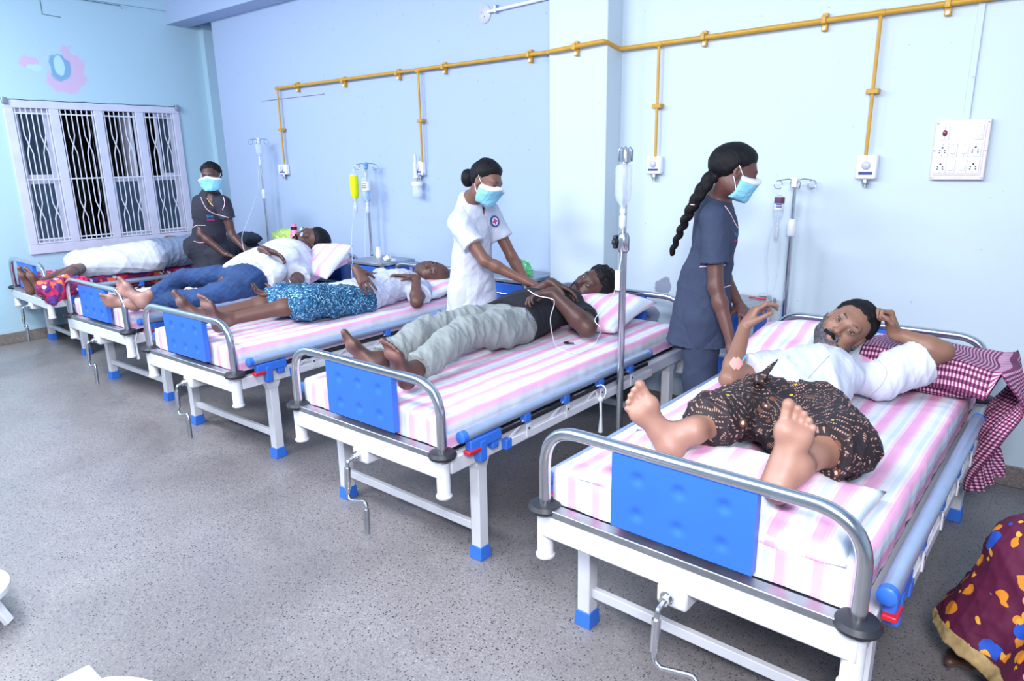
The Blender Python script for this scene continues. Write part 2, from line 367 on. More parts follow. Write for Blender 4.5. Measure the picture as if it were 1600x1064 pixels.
    # folded-down side rails
    for sx in (-1, 1):
        X = sx*(BW+.042)
        r = MB().tube([(X, .075, HD+.058), (X, 1.46, HD+.058)], .0215, 16).build('side_rail', 'aluminium', t)
        for ya, yb in ((.05, .078), (1.458, 1.475)): MB().lathe([(.018, 0), (.023, .004), (.023, yb-ya)], (X, ya, HD+.058), (0, 1, 0), 16).build('rail_cap', 'blue_plastic', r)
        MB().tube([(X, .16, HD+.004), (X, 1.46, HD+.004)], .0085, 10).build('rail_rod', 'black_cord', r)
        lw = MB(); lw.box((X-.012, .33, HD-.07), (X+.012, 1.5, HD-.034)).build('rail_channel', 'white_enamel', t, bevel=.003)
        MB().box((X-.014, .3, HD-.073), (X+.014, .335, HD-.031)).build('channel_cap', 'blue_plastic', t, bevel=.003)
        for k in range(4):
            y = .44+k*.28
            MB().box((X-.016, y-.02, HD+.002), (X+.016, y+.02, HD+.042)).build('rail_clip', 'blue_plastic', r, bevel=.006)
            a = MB().beam((X+sx*.004, y, HD+.02), (X+sx*.004, y-.13, HD-.045), .004, .012); a.beam((X+sx*.015, y, HD-.06), (X+sx*.015, y, HD-.004), .005, .026)
            ao = a.build('rail_arm', 'white_enamel', r)
            MB().lathe([(.005, 0), (.005, .002), (0, .0025)], (X+sx*.0175, y, HD-.022), (sx, 0, 0), 8).build('rivet', 'dark_hole', r)
        bk = MB(); bk.box((X-.014, .09, HD-.012), (X+.018, .27, HD+.036)); bk.box((X-.016, .14, HD-.07), (X+.02, .18, HD+.02)); bk.box((X-.012, .215, HD-.04), (X+.016, .255, HD+.01))
        bk.build('rail_bracket', 'blue_plastic', t, bevel=.007)
        MB().box((X-.01, .075, HD-.018), (X+.024, .142, HD-.002)).build('rail_latch', 'red_plastic', t, bevel=.004)
    return t
BEDS = [(-1.3897, -1.9377, -.0247), (.413, -2.0891, .0214), (1.8729, -2.18, .0218), (3.4261, -2.2394, -.0048), (4.8574, -2.3355, -.0174)]
blab = ['white hospital bed at far left beside the barred window', 'white hospital bed second from the window, carrying the man in jeans', 'white hospital bed in middle of row, carrying the man in blue patterned sarong',
        'white hospital bed carrying the man in black T-shirt, second from the camera', 'white hospital bed nearest the camera, carrying the man in brown printed sarong']
bed0 = make_bed(); beds = [bed0]+[copy_tree(bed0) for _ in range(4)]
for b, (x, y, a), l in zip(beds, BEDS, blab): b.location = (x, y, 0); b.rotation_euler = (0, 0, a); b['label'] = l; b['group'] = 'hospital beds in a row'
def BP(i, x, y, z):
    bx, by, a = BEDS[i]; c, s = math.cos(a), math.sin(a); return Vector((bx+c*x-s*y, by+s*x+c*y, z))

# striped sheets
def stripe_material(name, axis='X', period=.09, off=0.):
    t = NT(name); co = t.coord('UV'); sp = t.n('ShaderNodeSeparateXYZ'); t.l(co, sp.inputs[0])
    f = t.math('FRACT', t.math('ADD', t.math('DIVIDE', sp.outputs[0], period), off))
    pink = srgb(232, 164, 204); pale = srgb(236, 202, 222); white = srgb(228, 228, 236); lil = srgb(226, 208, 238)
    c = t.ramp(f, [(0, white), (.20, srgb(204, 218, 234)), (.36, white), (.44, pale), (.54, pink), (.80, srgb(234, 178, 212)), (.88, pale), (.96, white)], 'CONSTANT')
    wv = t.noise(400, 2, .5); c = t.mix(t.math('MULTIPLY', wv, .12), c, (.78, .74, .84, 1))
    t.base(c); t.set(Roughness=.85); n = t.noise(14, 4, .55); t.bump(n, .25, .012)
    return t.m
M['sheet'] = stripe_material('striped_cotton'); M['pillow_stripe'] = stripe_material('striped_pillow_cotton', period=.1, off=.1)
def vn(p, s=1., o=0.): return noise.noise(Vector(p)*s+Vector((o, o*1.7, o*.3)))
def make_mattress(i, raise_y=None, raise_deg=0):
    """rounded slab, sheet wrinkled; UV = metres across and along, so stripes run lengthwise and turn down the foot end"""
    nx, ny = 60, 110; W2, y0, y1, zb, zt, R = .435, .035, 1.90, HD+.004, .652, .03
    me = bpy.data.meshes.new('mattress'); bm = bmesh.new(); uv = bm.loops.layers.uv.new('UVMap')
    def prof(L, n, r, h):    # unrolled cross profile -> position, height, arc length
        out = []; tot = 2*h+L; 
        for k in range(n+1):
            s = -h+(tot)*k/n; 
            if s < 0: out.append((0, zt-zb+s, s))
            elif s > L: out.append((L, zt-zb-(s-L), s))
            else: out.append((s, zt-zb, s))
        return out
    px = prof(2*W2, nx, R, zt-zb); py = prof(y1-y0, ny, R, zt-zb)
    V = []
    for (ly, hy, sy) in py:
        row = []
        for (lx, hx, sx) in px:
            x = -W2+lx; y = y0+ly; z = zb+min(hx, hy)
            # rounding
            ex = max(0, R-min(lx, 2*W2-lx)); ey = max(0, R-min(ly, y1-y0-ly)); top = z > zt-R
            if z >= zt-1e-6:
                e = min(1, math.hypot(ex, ey)/R); z -= R*.6*(1-math.sqrt(max(0, 1-e*e)))
            w = vn((x*3, y*5, 0), 1, i*9)*.006+vn((x*14, y*6, 0), 1, i*5)*.0035+abs(vn((x*5, y*18, 3), 1, i*3))*.004
            if hx < .0 or hy < 0: w = 0
            side = (z < zt-.02)
            nxx = (-1 if lx <= 0 else (1 if lx >= 2*W2 else 0)); nyy = (-1 if ly <= 0 else (1 if ly >= y1-y0 else 0))
            if side: 
                q = vn((x*20, y*20, z*6), 1, i)*.006; x += nxx*(q+.004); y += nyy*(q+.004)
            else: z += w
            if raise_y is not None and y > raise_y:
                a = math.radians(raise_deg); d = y-raise_y; hh = z-zb
                sm = min(1, d/.1); aa = a*sm; y, z = raise_y+d*math.cos(aa)-hh*math.sin(aa), zb+d*math.sin(aa)+hh*math.cos(aa)
            row.append((bm.verts.new((x, y, z)), (sx, sy)))
        V.append(row)
    for j in range(ny):
        for k in range(nx):
            q = (V[j][k], V[j][k+1], V[j+1][k+1], V[j+1][k])
            if min(px[k][1], px[k+1][1])+1e-6 < zt-zb and min(py[j][1], py[j+1][1])+1e-6 < zt-zb and 0: continue
            f = bm.faces.new([a[0] for a in q]); f.smooth = True
            for lp, a in zip(f.loops, q): lp[uv].uv = a[1]
    bmesh.ops.remove_doubles(bm, verts=bm.verts, dist=.0001)
    bm.to_mesh(me); bm.free(); me.materials.append(M['sheet'])
    o = bpy.data.objects.new('mattress', me); COL.objects.link(o)
    o.location = (BEDS[i][0], BEDS[i][1], 0); o.rotation_euler = (0, 0, BEDS[i][2]); return o
mlab = ['mattress in the magenta floral sheet on the bed by the window', 'pink striped mattress with raised head end under the man in jeans', 'pink striped mattress under the man in blue sarong',
        'pink and white striped mattress under the man in black T-shirt', 'pink and white striped mattress on the bed nearest the camera']
mats = [make_mattress(i, *((1.12, 17) if i == 1 else (None, 0))) for i in range(5)]
for m_, l in zip(mats, mlab): tag(m_, l, 'mattress', 'sheeted mattresses on the beds')
# magenta floral sheet for the first bed
def floral(name, ground, cols, scale=9, thr=.36, extra=None):
    t = NT(name); co = t.coord(); wn = t.n('ShaderNodeTexNoise'); wn.inputs['Scale'].default_value = 16; t.l(co, wn.inputs['Vector'])
    ad = t.n('ShaderNodeVectorMath', operation='MULTIPLY_ADD'); t.l(wn.outputs['Color'], ad.inputs[0]); ad.inputs[1].default_value = (.05, .05, .05); t.l(co, ad.inputs[2])
    c = ground
    for k, (col, sc, th, keep) in enumerate(cols):
        v = t.n('ShaderNodeTexVoronoi'); v.inputs['Scale'].default_value = sc; t.l(ad.outputs[0], v.inputs['Vector'])
        sp = t.n('ShaderNodeSeparateColor'); t.l(v.outputs['Color'], sp.inputs[0])
        mk = t.math('MULTIPLY', t.math('LESS_THAN', v.outputs['Distance'], th), t.math('GREATER_THAN', sp.outputs[k % 3], keep))
        c = t.mix(mk, c, col)
    t.base(c); t.set(Roughness=.75); t.bump(t.noise(18, 4), .3, .01); return t.m
M['magenta_floral'] = floral('magenta_floral', srgb(120, 28, 84), [(srgb(214, 40, 92), 8, .55, .35), (srgb(236, 110, 60), 13, .42, .5), (srgb(92, 50, 130), 10, .4, .55), (srgb(236, 226, 236), 17, .26, .6)])
mats[0].data.materials.clear(); mats[0].data.materials.append(M['magenta_floral'])

# pillows and folded bedding
def pillow(name, i, c, size, rz=0, tilt=(0, 0), mat='pillow_stripe', seed=0, corners=.0, sag=None):
    """cushion with pinched corners; centre c in bed coordinates"""
    n = 34; W, D, H = size; me = bpy.data.meshes.new(name); bm = bmesh.new(); uv = bm.loops.layers.uv.new('UVMap'); rows = {}
    for sgn in (1, -1):
        for j in range(n+1):
            for k in range(n+1):
                u = -1+2*k/n; v = -1+2*j/n
                th = ((1-abs(u)**3.2)*(1-abs(v)**3.2)); th = max(th, 0)**.55
                pin = 1-.07*(abs(u)**2)*(1-abs(v)**2)*0
                x = u*W/2*(1-.06*(1-u*u)*0-.05*(v*v)*(1-abs(u))*0-.045*(1-v*v)*abs(u)**3*-0); y = v*D/2
                x *= 1-.05*(1-v*v)*(abs(u)**4); y *= 1-.05*(1-u*u)*(abs(v)**4)
                z = sgn*th*H/2*(1+.25*vn((x*6, y*6, sgn), 1, seed))+vn((x*9, y*16, 0), 1, seed+4)*.006+vn((x*3.5, y*3.5, 2), 1, seed)*corners
                rows[(sgn, j, k)] = (bm.verts.new((x, y, z)), (x+W, y))
    for sgn in (1, -1):
        for j in range(n):
            for k in range(n):
                q = [rows[(sgn, j, k)], rows[(sgn, j, k+1)], rows[(sgn, j+1, k+1)], rows[(sgn, j+1, k)]]
                if sgn < 0: q = q[::-1]
                f = bm.faces.new([a[0] for a in q]); f.smooth = True
                for lp, a in zip(f.loops, q): lp[uv].uv = a[1]
    bmesh.ops.remove_doubles(bm, verts=bm.verts, dist=.0004); bm.to_mesh(me); bm.free(); me.materials.append(M[mat])
    o = bpy.data.objects.new(name, me); COL.objects.link(o)
    o.matrix_world = Matrix.Translation(BP(i, *c)) @ Matrix.Rotation(BEDS[i][2]+rz, 4, 'Z') @ Matrix.Rotation(tilt[0], 4, 'X') @ Matrix.Rotation(tilt[1], 4, 'Y')
    return o
# ---------------------------------------------------------------- implicit surfaces for bodies and clothes
def A(*p): return np.array(p, dtype=float) if len(p) > 1 else np.array(p[0], dtype=float)
def nrm(v): v = np.asarray(v, float); return v/np.linalg.norm(v)
def smin(a, b, k):
    if k <= 0: return np.minimum(a, b)
    h = np.maximum(k-np.abs(a-b), 0)/k
    return np.minimum(a, b)-h*h*k*.25
def smax(a, b, k): return -smin(-a, -b, k)
def sd_cone(X, a, b, ra, rb, side=None, flat=1., caps=0):
    """tapered round limb; side+flat squash it across that direction; caps: 1 cuts at b, 2 at a, 3 both"""
    a = A(a); b = A(b); ab = b-a; L = np.linalg.norm(ab); d = ab/L
    pa = X-a; t = pa@d; tc = np.clip(t/L, 0, 1); r = ra+(rb-ra)*tc
    ax = t-tc*L; pr = pa-t[..., None]*d
    if side is not None:
        s = nrm(A(side)-d*np.dot(A(side), d)); ps = pr@s; q = pr-ps[..., None]*s
        rad = np.sqrt((q*q).sum(-1)+(ps/flat)**2+ax*ax); dist = (rad-r)*min(1, flat)**.5
    else: dist = np.sqrt((pr*pr).sum(-1)+ax*ax)-r
    if caps & 1: dist = np.maximum(dist, t-L)
    if caps & 2: dist = np.maximum(dist, -t)
    return dist
def sd_ell(X, c, r, R=None):
    p = X-A(c)
    if R is not None: p = p@R            # R columns are the ellipsoid's axes in the world
    r = A(r); k0 = np.sqrt(((p/r)**2).sum(-1)); k1 = np.sqrt(((p/(r*r))**2).sum(-1))+1e-9
    return k0*(k0-1)/k1
class Prim:
    def __init__(s, kind, lo, hi, k, **a): s.kind, s.lo, s.hi, s.k, s.a = kind, A(lo), A(hi), k, a
    def ev(s, X):
        a = s.a
        if s.kind == 'c': d = sd_cone(X, a['a'], a['b'], a['ra'], a['rb'], a.get('side'), a.get('flat', 1.), a.get('caps', 0))
        else: d = sd_ell(X, a['c'], a['r'], a.get('R'))
        return d-a.get('off', 0)
class Body:
    """list of primitives, smoothly joined in order"""
    def __init__(s): s.p = []; s.paint = []
    def cone(s, a, b, ra, rb, k=.02, neg=False, **kw):
        m = max(ra, rb)*max(1, kw.get('flat', 1))+k+.01
        p = Prim('c', np.minimum(a, b)-m, np.maximum(a, b)+m, k, a=A(a), b=A(b), ra=ra, rb=rb, **kw); p.neg = neg; s.p.append(p); return p
    def ell(s, c, r, R=None, k=.02, neg=False):
        m = max(r)+k+.01; p = Prim('e', A(c)-m, A(c)+m, k, c=A(c), r=A(r), R=R); p.neg = neg; s.p.append(p); return p
    def chain(s, pts, rs, k=.02, **kw):
        for i in range(len(pts)-1): s.cone(pts[i], pts[i+1], rs[i], rs[i+1], k, **kw)
def grid(lo, hi, h):
    ax = [np.arange(l, u+h, h) for l, u in zip(lo, hi)]; return ax
def field(prims, h, lo=None, hi=None, pad=.03, off=0, kmin=0):
    if lo is None: lo = np.min([p.lo for p in prims], 0)-pad; hi = np.max([p.hi for p in prims], 0)+pad
    ax = grid(lo, hi, h); D = np.full([len(a) for a in ax], .5, np.float32)
    for p in prims:
        e = off+.006; s = []
        for i in range(3):
            i0 = max(0, int((p.lo[i]-e-lo[i])/h)); i1 = min(len(ax[i]), int((p.hi[i]+e-lo[i])/h)+2); s.append(slice(i0, i1))
        if any(q.stop-q.start <= 0 for q in s): continue
        X = np.stack(np.meshgrid(*[ax[i][s[i]] for i in range(3)], indexing='ij'), -1)
        d = p.ev(X); k = max(p.k, kmin); cur = D[tuple(s)]
        D[tuple(s)] = smax(cur, -d, k) if getattr(p, 'neg', False) else smin(cur, d, k)
    return D-off, lo, ax
def coords(ax): return np.stack(np.meshgrid(*ax, indexing='ij'), -1)
def surface(D, lo, h):
    """surface nets; returns vertices and quads"""
    S = D < 0; n = np.array(D.shape)
    c = [S[i:n[0]-1+i, j:n[1]-1+j, k:n[2]-1+k] for i in (0, 1) for j in (0, 1) for k in (0, 1)]
    cnt = sum(x.astype(np.int8) for x in c); act = (cnt > 0) & (cnt < 8)
    ids = np.full(act.shape, -1, np.int64); w = np.argwhere(act); ids[tuple(w.T)] = np.arange(len(w))
    acc = np.zeros((len(w), 3)); num = np.zeros(len(w))
    off = [(i, j, k) for i in (0, 1) for j in (0, 1) for k in (0, 1)]
    val = {o: D[w[:, 0]+o[0], w[:, 1]+o[1], w[:, 2]+o[2]].astype(float) for o in off}
    for o in off:
        for a in range(3):
            if o[a]: continue
            q = list(o); q[a] = 1; q = tuple(q); v0, v1 = val[o], val[q]; m = (v0 < 0) != (v1 < 0)
            t = np.where(m, v0/np.where(m, v0-v1, 1), 0); p = np.zeros((len(w), 3)); p += o; p[:, a] += t
            acc[m] += p[m]; num[m] += 1
    V = (w+acc/num[:, None])*h+lo
    Fs = []
    for a in range(3):
        sl0 = [slice(1, n[i]-1) for i in range(3)]; sl1 = list(sl0); sl0[a] = slice(0, n[a]-1); sl1[a] = slice(1, n[a])
        s0, s1 = S[tuple(sl0)], S[tuple(sl1)]; b, c2 = [(1, 2), (2, 0), (0, 1)][a]
        for inside in (True, False):
            e = np.argwhere((s0 != s1) & (s0 == inside)); 
            if not len(e): continue
            base = e.copy(); 
            for i in range(3):
                if i != a: base[:, i] += 1
            def cell(db, dc):
                q = base.copy(); q[:, b] -= db; q[:, c2] -= dc; return ids[q[:, 0], q[:, 1], q[:, 2]]
            f = np.stack([cell(1, 1), cell(0, 1), cell(0, 0), cell(1, 0)], 1); Fs.append(f if inside else f[:, ::-1])
    F = np.concatenate(Fs); F = F[(F >= 0).all(1)]
    return V, F
def relax(V, F, n=1, lam=.5):
    for _ in range(n):
        acc = np.zeros_like(V); num = np.zeros(len(V))
        for i in range(4):
            a, b = F[:, i], F[:, (i+1) % 4]; np.add.at(acc, a, V[b]); np.add.at(num, a, 1)
        V = V+(acc/np.maximum(num, 1)[:, None]-V)*lam
    return V
def mesh_obj(name, V, F, mat, parent, cols=None, uvs=None):
    me = bpy.data.meshes.new(name); me.vertices.add(len(V)); me.vertices.foreach_set('co', V.astype(np.float32).ravel())
    me.loops.add(len(F)*4); me.loops.foreach_set('vertex_index', F.astype(np.int32).ravel())
    me.polygons.add(len(F)); me.polygons.foreach_set('loop_start', np.arange(0, len(F)*4, 4, dtype=np.int32)); me.polygons.foreach_set('use_smooth', np.ones(len(F), bool))
    me.update(calc_edges=True); me.validate(); me.materials.append(M[mat] if isinstance(mat, str) else mat)
    if cols is not None:
        ca = me.color_attributes.new('Col', 'FLOAT_COLOR', 'POINT'); ca.data.foreach_set('color', np.concatenate([cols, np.ones((len(V), 1))], 1).astype(np.float32).ravel())
    o = bpy.data.objects.new(name, me); COL.objects.link(o); o.parent = parent
    if parent is not None: o.matrix_parent_inverse = Matrix.Translation(-Vector(parent.location))
    return o
rng = np.random.RandomState(3)
def waves(V, amp, scale, seed, direction=None, stretch=1, fine=False):
    """wrinkle displacement: a sum of warped sines, long across `direction`"""
    r = np.random.RandomState(seed); out = np.zeros(len(V))
    warp = np.stack([np.sin(V@(r.randn(3)*7)+r.rand()*6) for _ in range(3)], 1)*.035
    W = V+warp
    for i in range(6):
        d = nrm(r.randn(3))
        if direction is not None: d = nrm(d*.55+nrm(direction)*(1 if r.rand() > .5 else -1)*stretch)
        f = scale*(.6+1.1*r.rand()); s = np.sin(W@d*f+r.rand()*6.28)
        out += (1-np.abs(s))**2*(.8+.4*r.rand())
    big = (out/6-.33)*amp*2.2
    if not fine: return big
    return big+waves(V, amp*.38, scale*2.4, seed+100, direction, stretch, False)+waves(V, amp*.10, scale*5.5, seed+200, None, 1, False)
def normals(V, F):
    n = np.cross(V[F[:, 2]]-V[F[:, 0]], V[F[:, 3]]-V[F[:, 1]]); N = np.zeros_like(V)
    for i in range(4): np.add.at(N, F[:, i], n)
    return N/np.maximum(np.linalg.norm(N, axis=1), 1e-12)[:, None]
def cloth(name, body, h, mat, parent, cut=None, wr=.008, ws=22, seed=1, wdir=None, stretch=1, off=0, smooth=1, post=None, floor_z=None, colf=None):
    """a garment: smooth union of its primitives, trimmed by cut(X, D), wrinkled"""
    D, lo, ax = field(body.p, h, off=off)
    if cut is not None or floor_z is not None:
        X = coords(ax).astype(np.float32)
        if cut is not None: D = cut(X, D)
        if floor_z is not None: D = np.maximum(D, floor_z-X[..., 2])
    V, F = surface(D, lo, h); V = relax(V, F, smooth)
    if wr: V = V+normals(V, F)*waves(V, wr, ws*1.7, seed, wdir, stretch, True)[:, None]
    if floor_z is not None: V[:, 2] = np.maximum(V[:, 2], floor_z)
    if post: V = post(V)
    return mesh_obj(name, V, F, mat, parent, cols=colf(V) if colf else None)
def plane(X, p, n): return (X-A(p))@nrm(n)     # >0 beyond the plane
def skin_material():
    t = NT('skin'); a = t.n('ShaderNodeVertexColor'); a.layer_name = 'Col'
    f = t.noise(70, 4, .6); c = t.mix(t.math('MULTIPLY', f, .25), a.outputs[0], t.mix(1, a.outputs[0], (.62, .55, .55, 1), 'MULTIPLY'))
    t.base(c); t.set(Roughness=.48); t.b.inputs['Subsurface Weight'].default_value = .06; t.b.inputs['Subsurface Radius'].default_value = (.012, .005, .003)
    t.bump(t.noise(160, 3), .12, .002); return t.m
M['skin'] = skin_material()
def hair_mat(name, c, c2):
    t = NT(name); co = t.coord(); mp = t.n('ShaderNodeMapping'); mp.inputs['Scale'].default_value = (1, 1, .25); t.l(co, mp.inputs[0])
    f = t.noise(160, 3, .6, vec=mp.outputs[0], dist=1.5); t.base(t.ramp(f, [(.35, c), (.7, c2)])); t.set(Roughness=.6); t.b.inputs['Specular IOR Level'].default_value = .25; t.bump(f, .7, .004); return t.m
M['hair'] = hair_mat('black_hair', srgb(5, 4, 7), srgb(24, 21, 28)); M['beard_grey'] = hair_mat('greying_beard', srgb(38, 34, 40), srgb(120, 118, 126)); M['beard'] = hair_mat('black_beard', srgb(22, 17, 20), srgb(48, 40, 44))
M['stubble'] = hair_mat('white_stubble', srgb(70, 50, 46), srgb(120, 104, 100))
M['eye_white'] = simple('eye_white', srgb(160, 150, 148), .2); M['iris'] = simple('iris', srgb(28, 16, 12), .12)
M['nail'] = simple('nail', srgb(215, 180, 175), .35)

def frame_of(fwd, up):
    f = nrm(fwd); u = A(up); u = nrm(u-f*np.dot(u, f)); r = np.cross(f, u)   # r = the subject's right... x axis
    return np.stack([r, f, u], 1)            # columns x (right), y (face forward), z (crown)
def head_prims(B, c, R, s=1., male=True, neck=None, neck_r=.056, nose=1., jaw=1.):
    """c: middle of the head; R columns: right, forward, crown"""
    L = lambda x, y, z: A(c)+R@A(x*s, y*s, z*s)
    E = lambda x, y, z, rx, ry, rz, k=.02, neg=False, Rr=None: B.ell(L(x, y, z), A(rx, ry, rz)*s, R if Rr is None else Rr, k*s, neg)
    E(0, -.018, .035, .074, .094, .083, .01)
    E(0, .022, -.015, .064, .066, .088, .03)
    E(0, .032, -.066, .05*jaw, .048, .042, .03); E(0, .066, -.098, .022*jaw, .019, .017, .025)
    for q in (-1, 1):
        E(q*.046*jaw, .005, -.062, .018, .03, .03, .03)
        E(q*.04, .058, -.024, .02, .02, .019, .022)
    B.cone(L(-.036, .075, .026), L(.036, .075, .026), .012*s, .012*s, .022*s)
    for q in (-1, 1): E(q*.032, .098, .003, .0185, .016, .0125, .012, True)
    for q in (-1, 1): E(q*.031, .0745, .004, .0165, .0155, .0135, .005)      # lids over the eyeball
    B.cone(L(0, .083, .014), L(0, .104*nose, -.028), .0075*s, .0115*s, .012*s)
    for q in (-1, 1): E(q*.0125, .093, -.033, .0085, .0105, .0075, .006)
    for q in (-1, 1): E(q*.007, .097, -.0415, .0035, .005, .004, .003, True)
    # lips
    B.cone(L(-.021, .079, -.0615), L(0, .0895, -.0575), .0042*s, .0062*s, .006*s); B.cone(L(.021, .079, -.0615), L(0, .0895, -.0575), .0042*s, .0062*s, .006*s)
    B.cone(L(-.018, .0795, -.066), L(0, .0875, -.0705), .0042*s, .0075*s, .004*s); B.cone(L(.018, .0795, -.066), L(0, .0875, -.0705), .0042*s, .0075*s, .004*s)
    for q in (-1, 1):
        E(q*.0775, -.006, -.004, .0075, .0195, .031, .006); E(q*.082, .0, .002, .006, .009, .018, .003, True); E(q*.074, -.002, -.03, .006, .009, .01, .006)
    nb = A(neck) if neck is not None else L(0, -.04, -.17)
    B.cone(L(0, -.022, -.05), nb, neck_r*s, (neck_r+.006)*s, .03)
def head_paint(B, c, R, s=1., lip=(.26, .10, .09), brow=True, stub=None):
    L = lambda x, y, z: A(c)+R@A(x*s, y*s, z*s)
    for q in (-1, 1):
        B.paint.append(('seg', L(q*.021, .079, -.0645), L(0, .09, -.064), .0085*s, lip, .8))
        if brow: B.paint.append(('seg', L(q*.014, .088, .0265), L(q*.034, .086, .031), .0045*s, (.012, .010, .012), .95)); B.paint.append(('seg', L(q*.034, .086, .031), L(q*.051, .07, .024), .0038*s, (.012, .01, .012), .9))
        B.paint.append(('seg', L(q*.02, .09, .011), L(q*.044, .084, .011), .0028*s, (.01, .008, .01), .9))
        B.paint.append(('seg', L(q*.007, .098, -.0405), L(q*.007, .1, -.042), .004*s, (.03, .012, .01), .8))
        B.paint.append(('seg', L(q*.031, .088, .002), L(q*.031, .09, .002), .017*s, (.5, .5, .5), -.28))
    B.paint.append(('seg', L(-.018, .088, -.0642), L(.018, .088, -.0642), .0022*s, (.05, .015, .015), .85))
def eyes(parent, c, R, s=1., look=(0, 0), open_=1., lid=(.1, .05, .03)):
    L = lambda x, y, z: A(c)+R@A(x*s, y*s, z*s)
    for q in (-1, 1):
        ctr = L(q*.031, .0795, .0035)
        n = 14; m = MB(); d = nrm(R@A(look[0], 1, look[1])); 
        # almond-shaped opening lying on the lid bulge
        vs = []; fs = []; W, H = .0125*s, .0058*s*open_
        for a, b in ((0, 0),)+tuple((1, 2*PI*k/20) for k in range(20)):
            u, v = W*math.cos(b)*a, H*math.sin(b)*a*(1-.35*abs(math.cos(b))**2)
            yy = math.sqrt(max(0, 1-(u/(.0165*s))**2-(v/(.0135*s))**2))*.0155*s+.0012*s
            vs.append(L(q*.031, .0745, .004)+R@A(u, yy, v))
        m.add(vs, [(0, 1+(k+1) % 20, 1+k) for k in range(20)]); 
        vs2 = []
        r0 = .0068*s
        for a, b in ((0, 0),)+tuple((1, 2*PI*k/16) for k in range(16)):
            u, v = r0*math.cos(b)*a+look[0]*.005*s, np.clip(r0*math.sin(b)*a+look[1]*.004*s, -H*.92, H*.92)
            yy = math.sqrt(max(0, 1-(u/(.0165*s))**2-(v/(.0135*s))**2))*.0155*s+.0019*s
            vs2.append(L(q*.031, .0745, .004)+R@A(u, yy, v))
        m.add(vs2, [(0, 1+(k+1) % 16, 1+k) for k in range(16)], 1)
        o = m.build('eye', ['eye_white', 'iris'], parent); o.matrix_parent_inverse = Matrix.Translation(-Vector(parent.location))
def eval_local(prims, X, kmin=0):
    D = np.full(X.shape[:-1], .5)
    for p in prims:
        d = p.ev(X); k = max(p.k, kmin); D = smax(D, -d, k) if getattr(p, 'neg', False) else smin(D, d, k)
    return D
def head_shell(name, B0, c, R, s, mat, parent, region, off, h=.005, noise_amp=.004, nscale=60, seed=3, extra=None, box=.15, kmin=.02, edge=.004, taper=0, jag=0):
    """something that follows the head (hair, beard, mask): region(x, y, z) in head coordinates, negative inside"""
    lo = A(c)-box*s-.0; hi = A(c)+box*s; ax = grid(lo, hi, h); X = coords(ax); D = eval_local(B0, X, kmin)-off
    Lc = ((X-A(c))@R)/s
    if extra is not None:
        for p in extra.p: D = smin(D, p.ev(X), p.k)
    rg = region(Lc[..., 0], Lc[..., 1], Lc[..., 2])
    if jag: rg = rg+jag*(np.sin(Lc[..., 0]*190+Lc[..., 1]*90)*.5+np.sin(Lc[..., 0]*83+Lc[..., 1]*170+1)*.6+np.sin(Lc[..., 1]*260+Lc[..., 2]*60)*.4)
    if taper: D = D+off*(1-np.clip(-rg/taper, .12, 1))
    D = smax(D, rg*s, edge)
    V, F = surface(D.astype(np.float32), lo, h); V = relax(V, F, 1, .4)
    if noise_amp: V = V+normals(V, F)*waves(V, noise_amp, nscale, seed)[:, None]
    return mesh_obj(name, V, F, mat, parent)
def hand_prims(B, wrist, d, palm_n, thumb_side, curl=.3, s=1., spread=.12, curls=None, thumb_curl=.3, thumb_out=.8):
    """d: wrist to knuckles; palm_n: out of the palm; thumb_side: towards the thumb"""
    d = nrm(d); n = A(palm_n); n = nrm(n-d*np.dot(n, d)); t = nrm(np.cross(d, n)); 
    if np.dot(t, A(thumb_side)) < 0: t = -t
    w = A(wrist); Pt = lambda a, b, c_=0: w+d*a*s+t*b*s+n*c_*s
    B.cone(Pt(-.01, 0), Pt(.03, 0), .025*s, .03*s, .015, side=n, flat=.72)
    for q in (-.027, -.009, .009, .027): B.cone(Pt(.02, q*.6), Pt(.088, q), .0165*s, .0125*s, .012)
    tips = []
    lens = [(.042, .026, .02), (.047, .03, .021), (.043, .027, .02), (.033, .021, .018)]
    for k, (b, ln) in enumerate(zip((.03, .0095, -.0105, -.029), lens)):
        cu = (curls[k] if curls else curl); p = Pt(.088-abs(b-.008)*.25, b); ang = -cu*.25; r = [.0092, .0088, .0080, .0068]
        if k == 3: r = [q*.88 for q in r]
        sp = (b)*spread/.03
        for j, l in enumerate(ln):
            ang += cu*(1., 1.15, .8)[j]; dd = nrm(d*math.cos(ang)+n*math.sin(ang)+t*sp); q = p+dd*l*s
            B.cone(p, q, r[j]*s, r[j+1]*s, .004); p = q
        tips.append((p, dd))
    p = Pt(.022, .026, .006); dd = nrm(d*.72+t*thumb_out+n*.35); r = (.0145, .0115, .0095, .0078)
    for j, l in enumerate((.038, .03, .024)):
        q = p+dd*l*s; B.cone(p, q, r[j]*s, r[j+1]*s, .012 if j == 0 else .005); p = q; dd = nrm(dd+d*.25*thumb_curl*2+n*thumb_curl*.5-t*thumb_curl*.35)
    tips.append((p, dd)); return tips
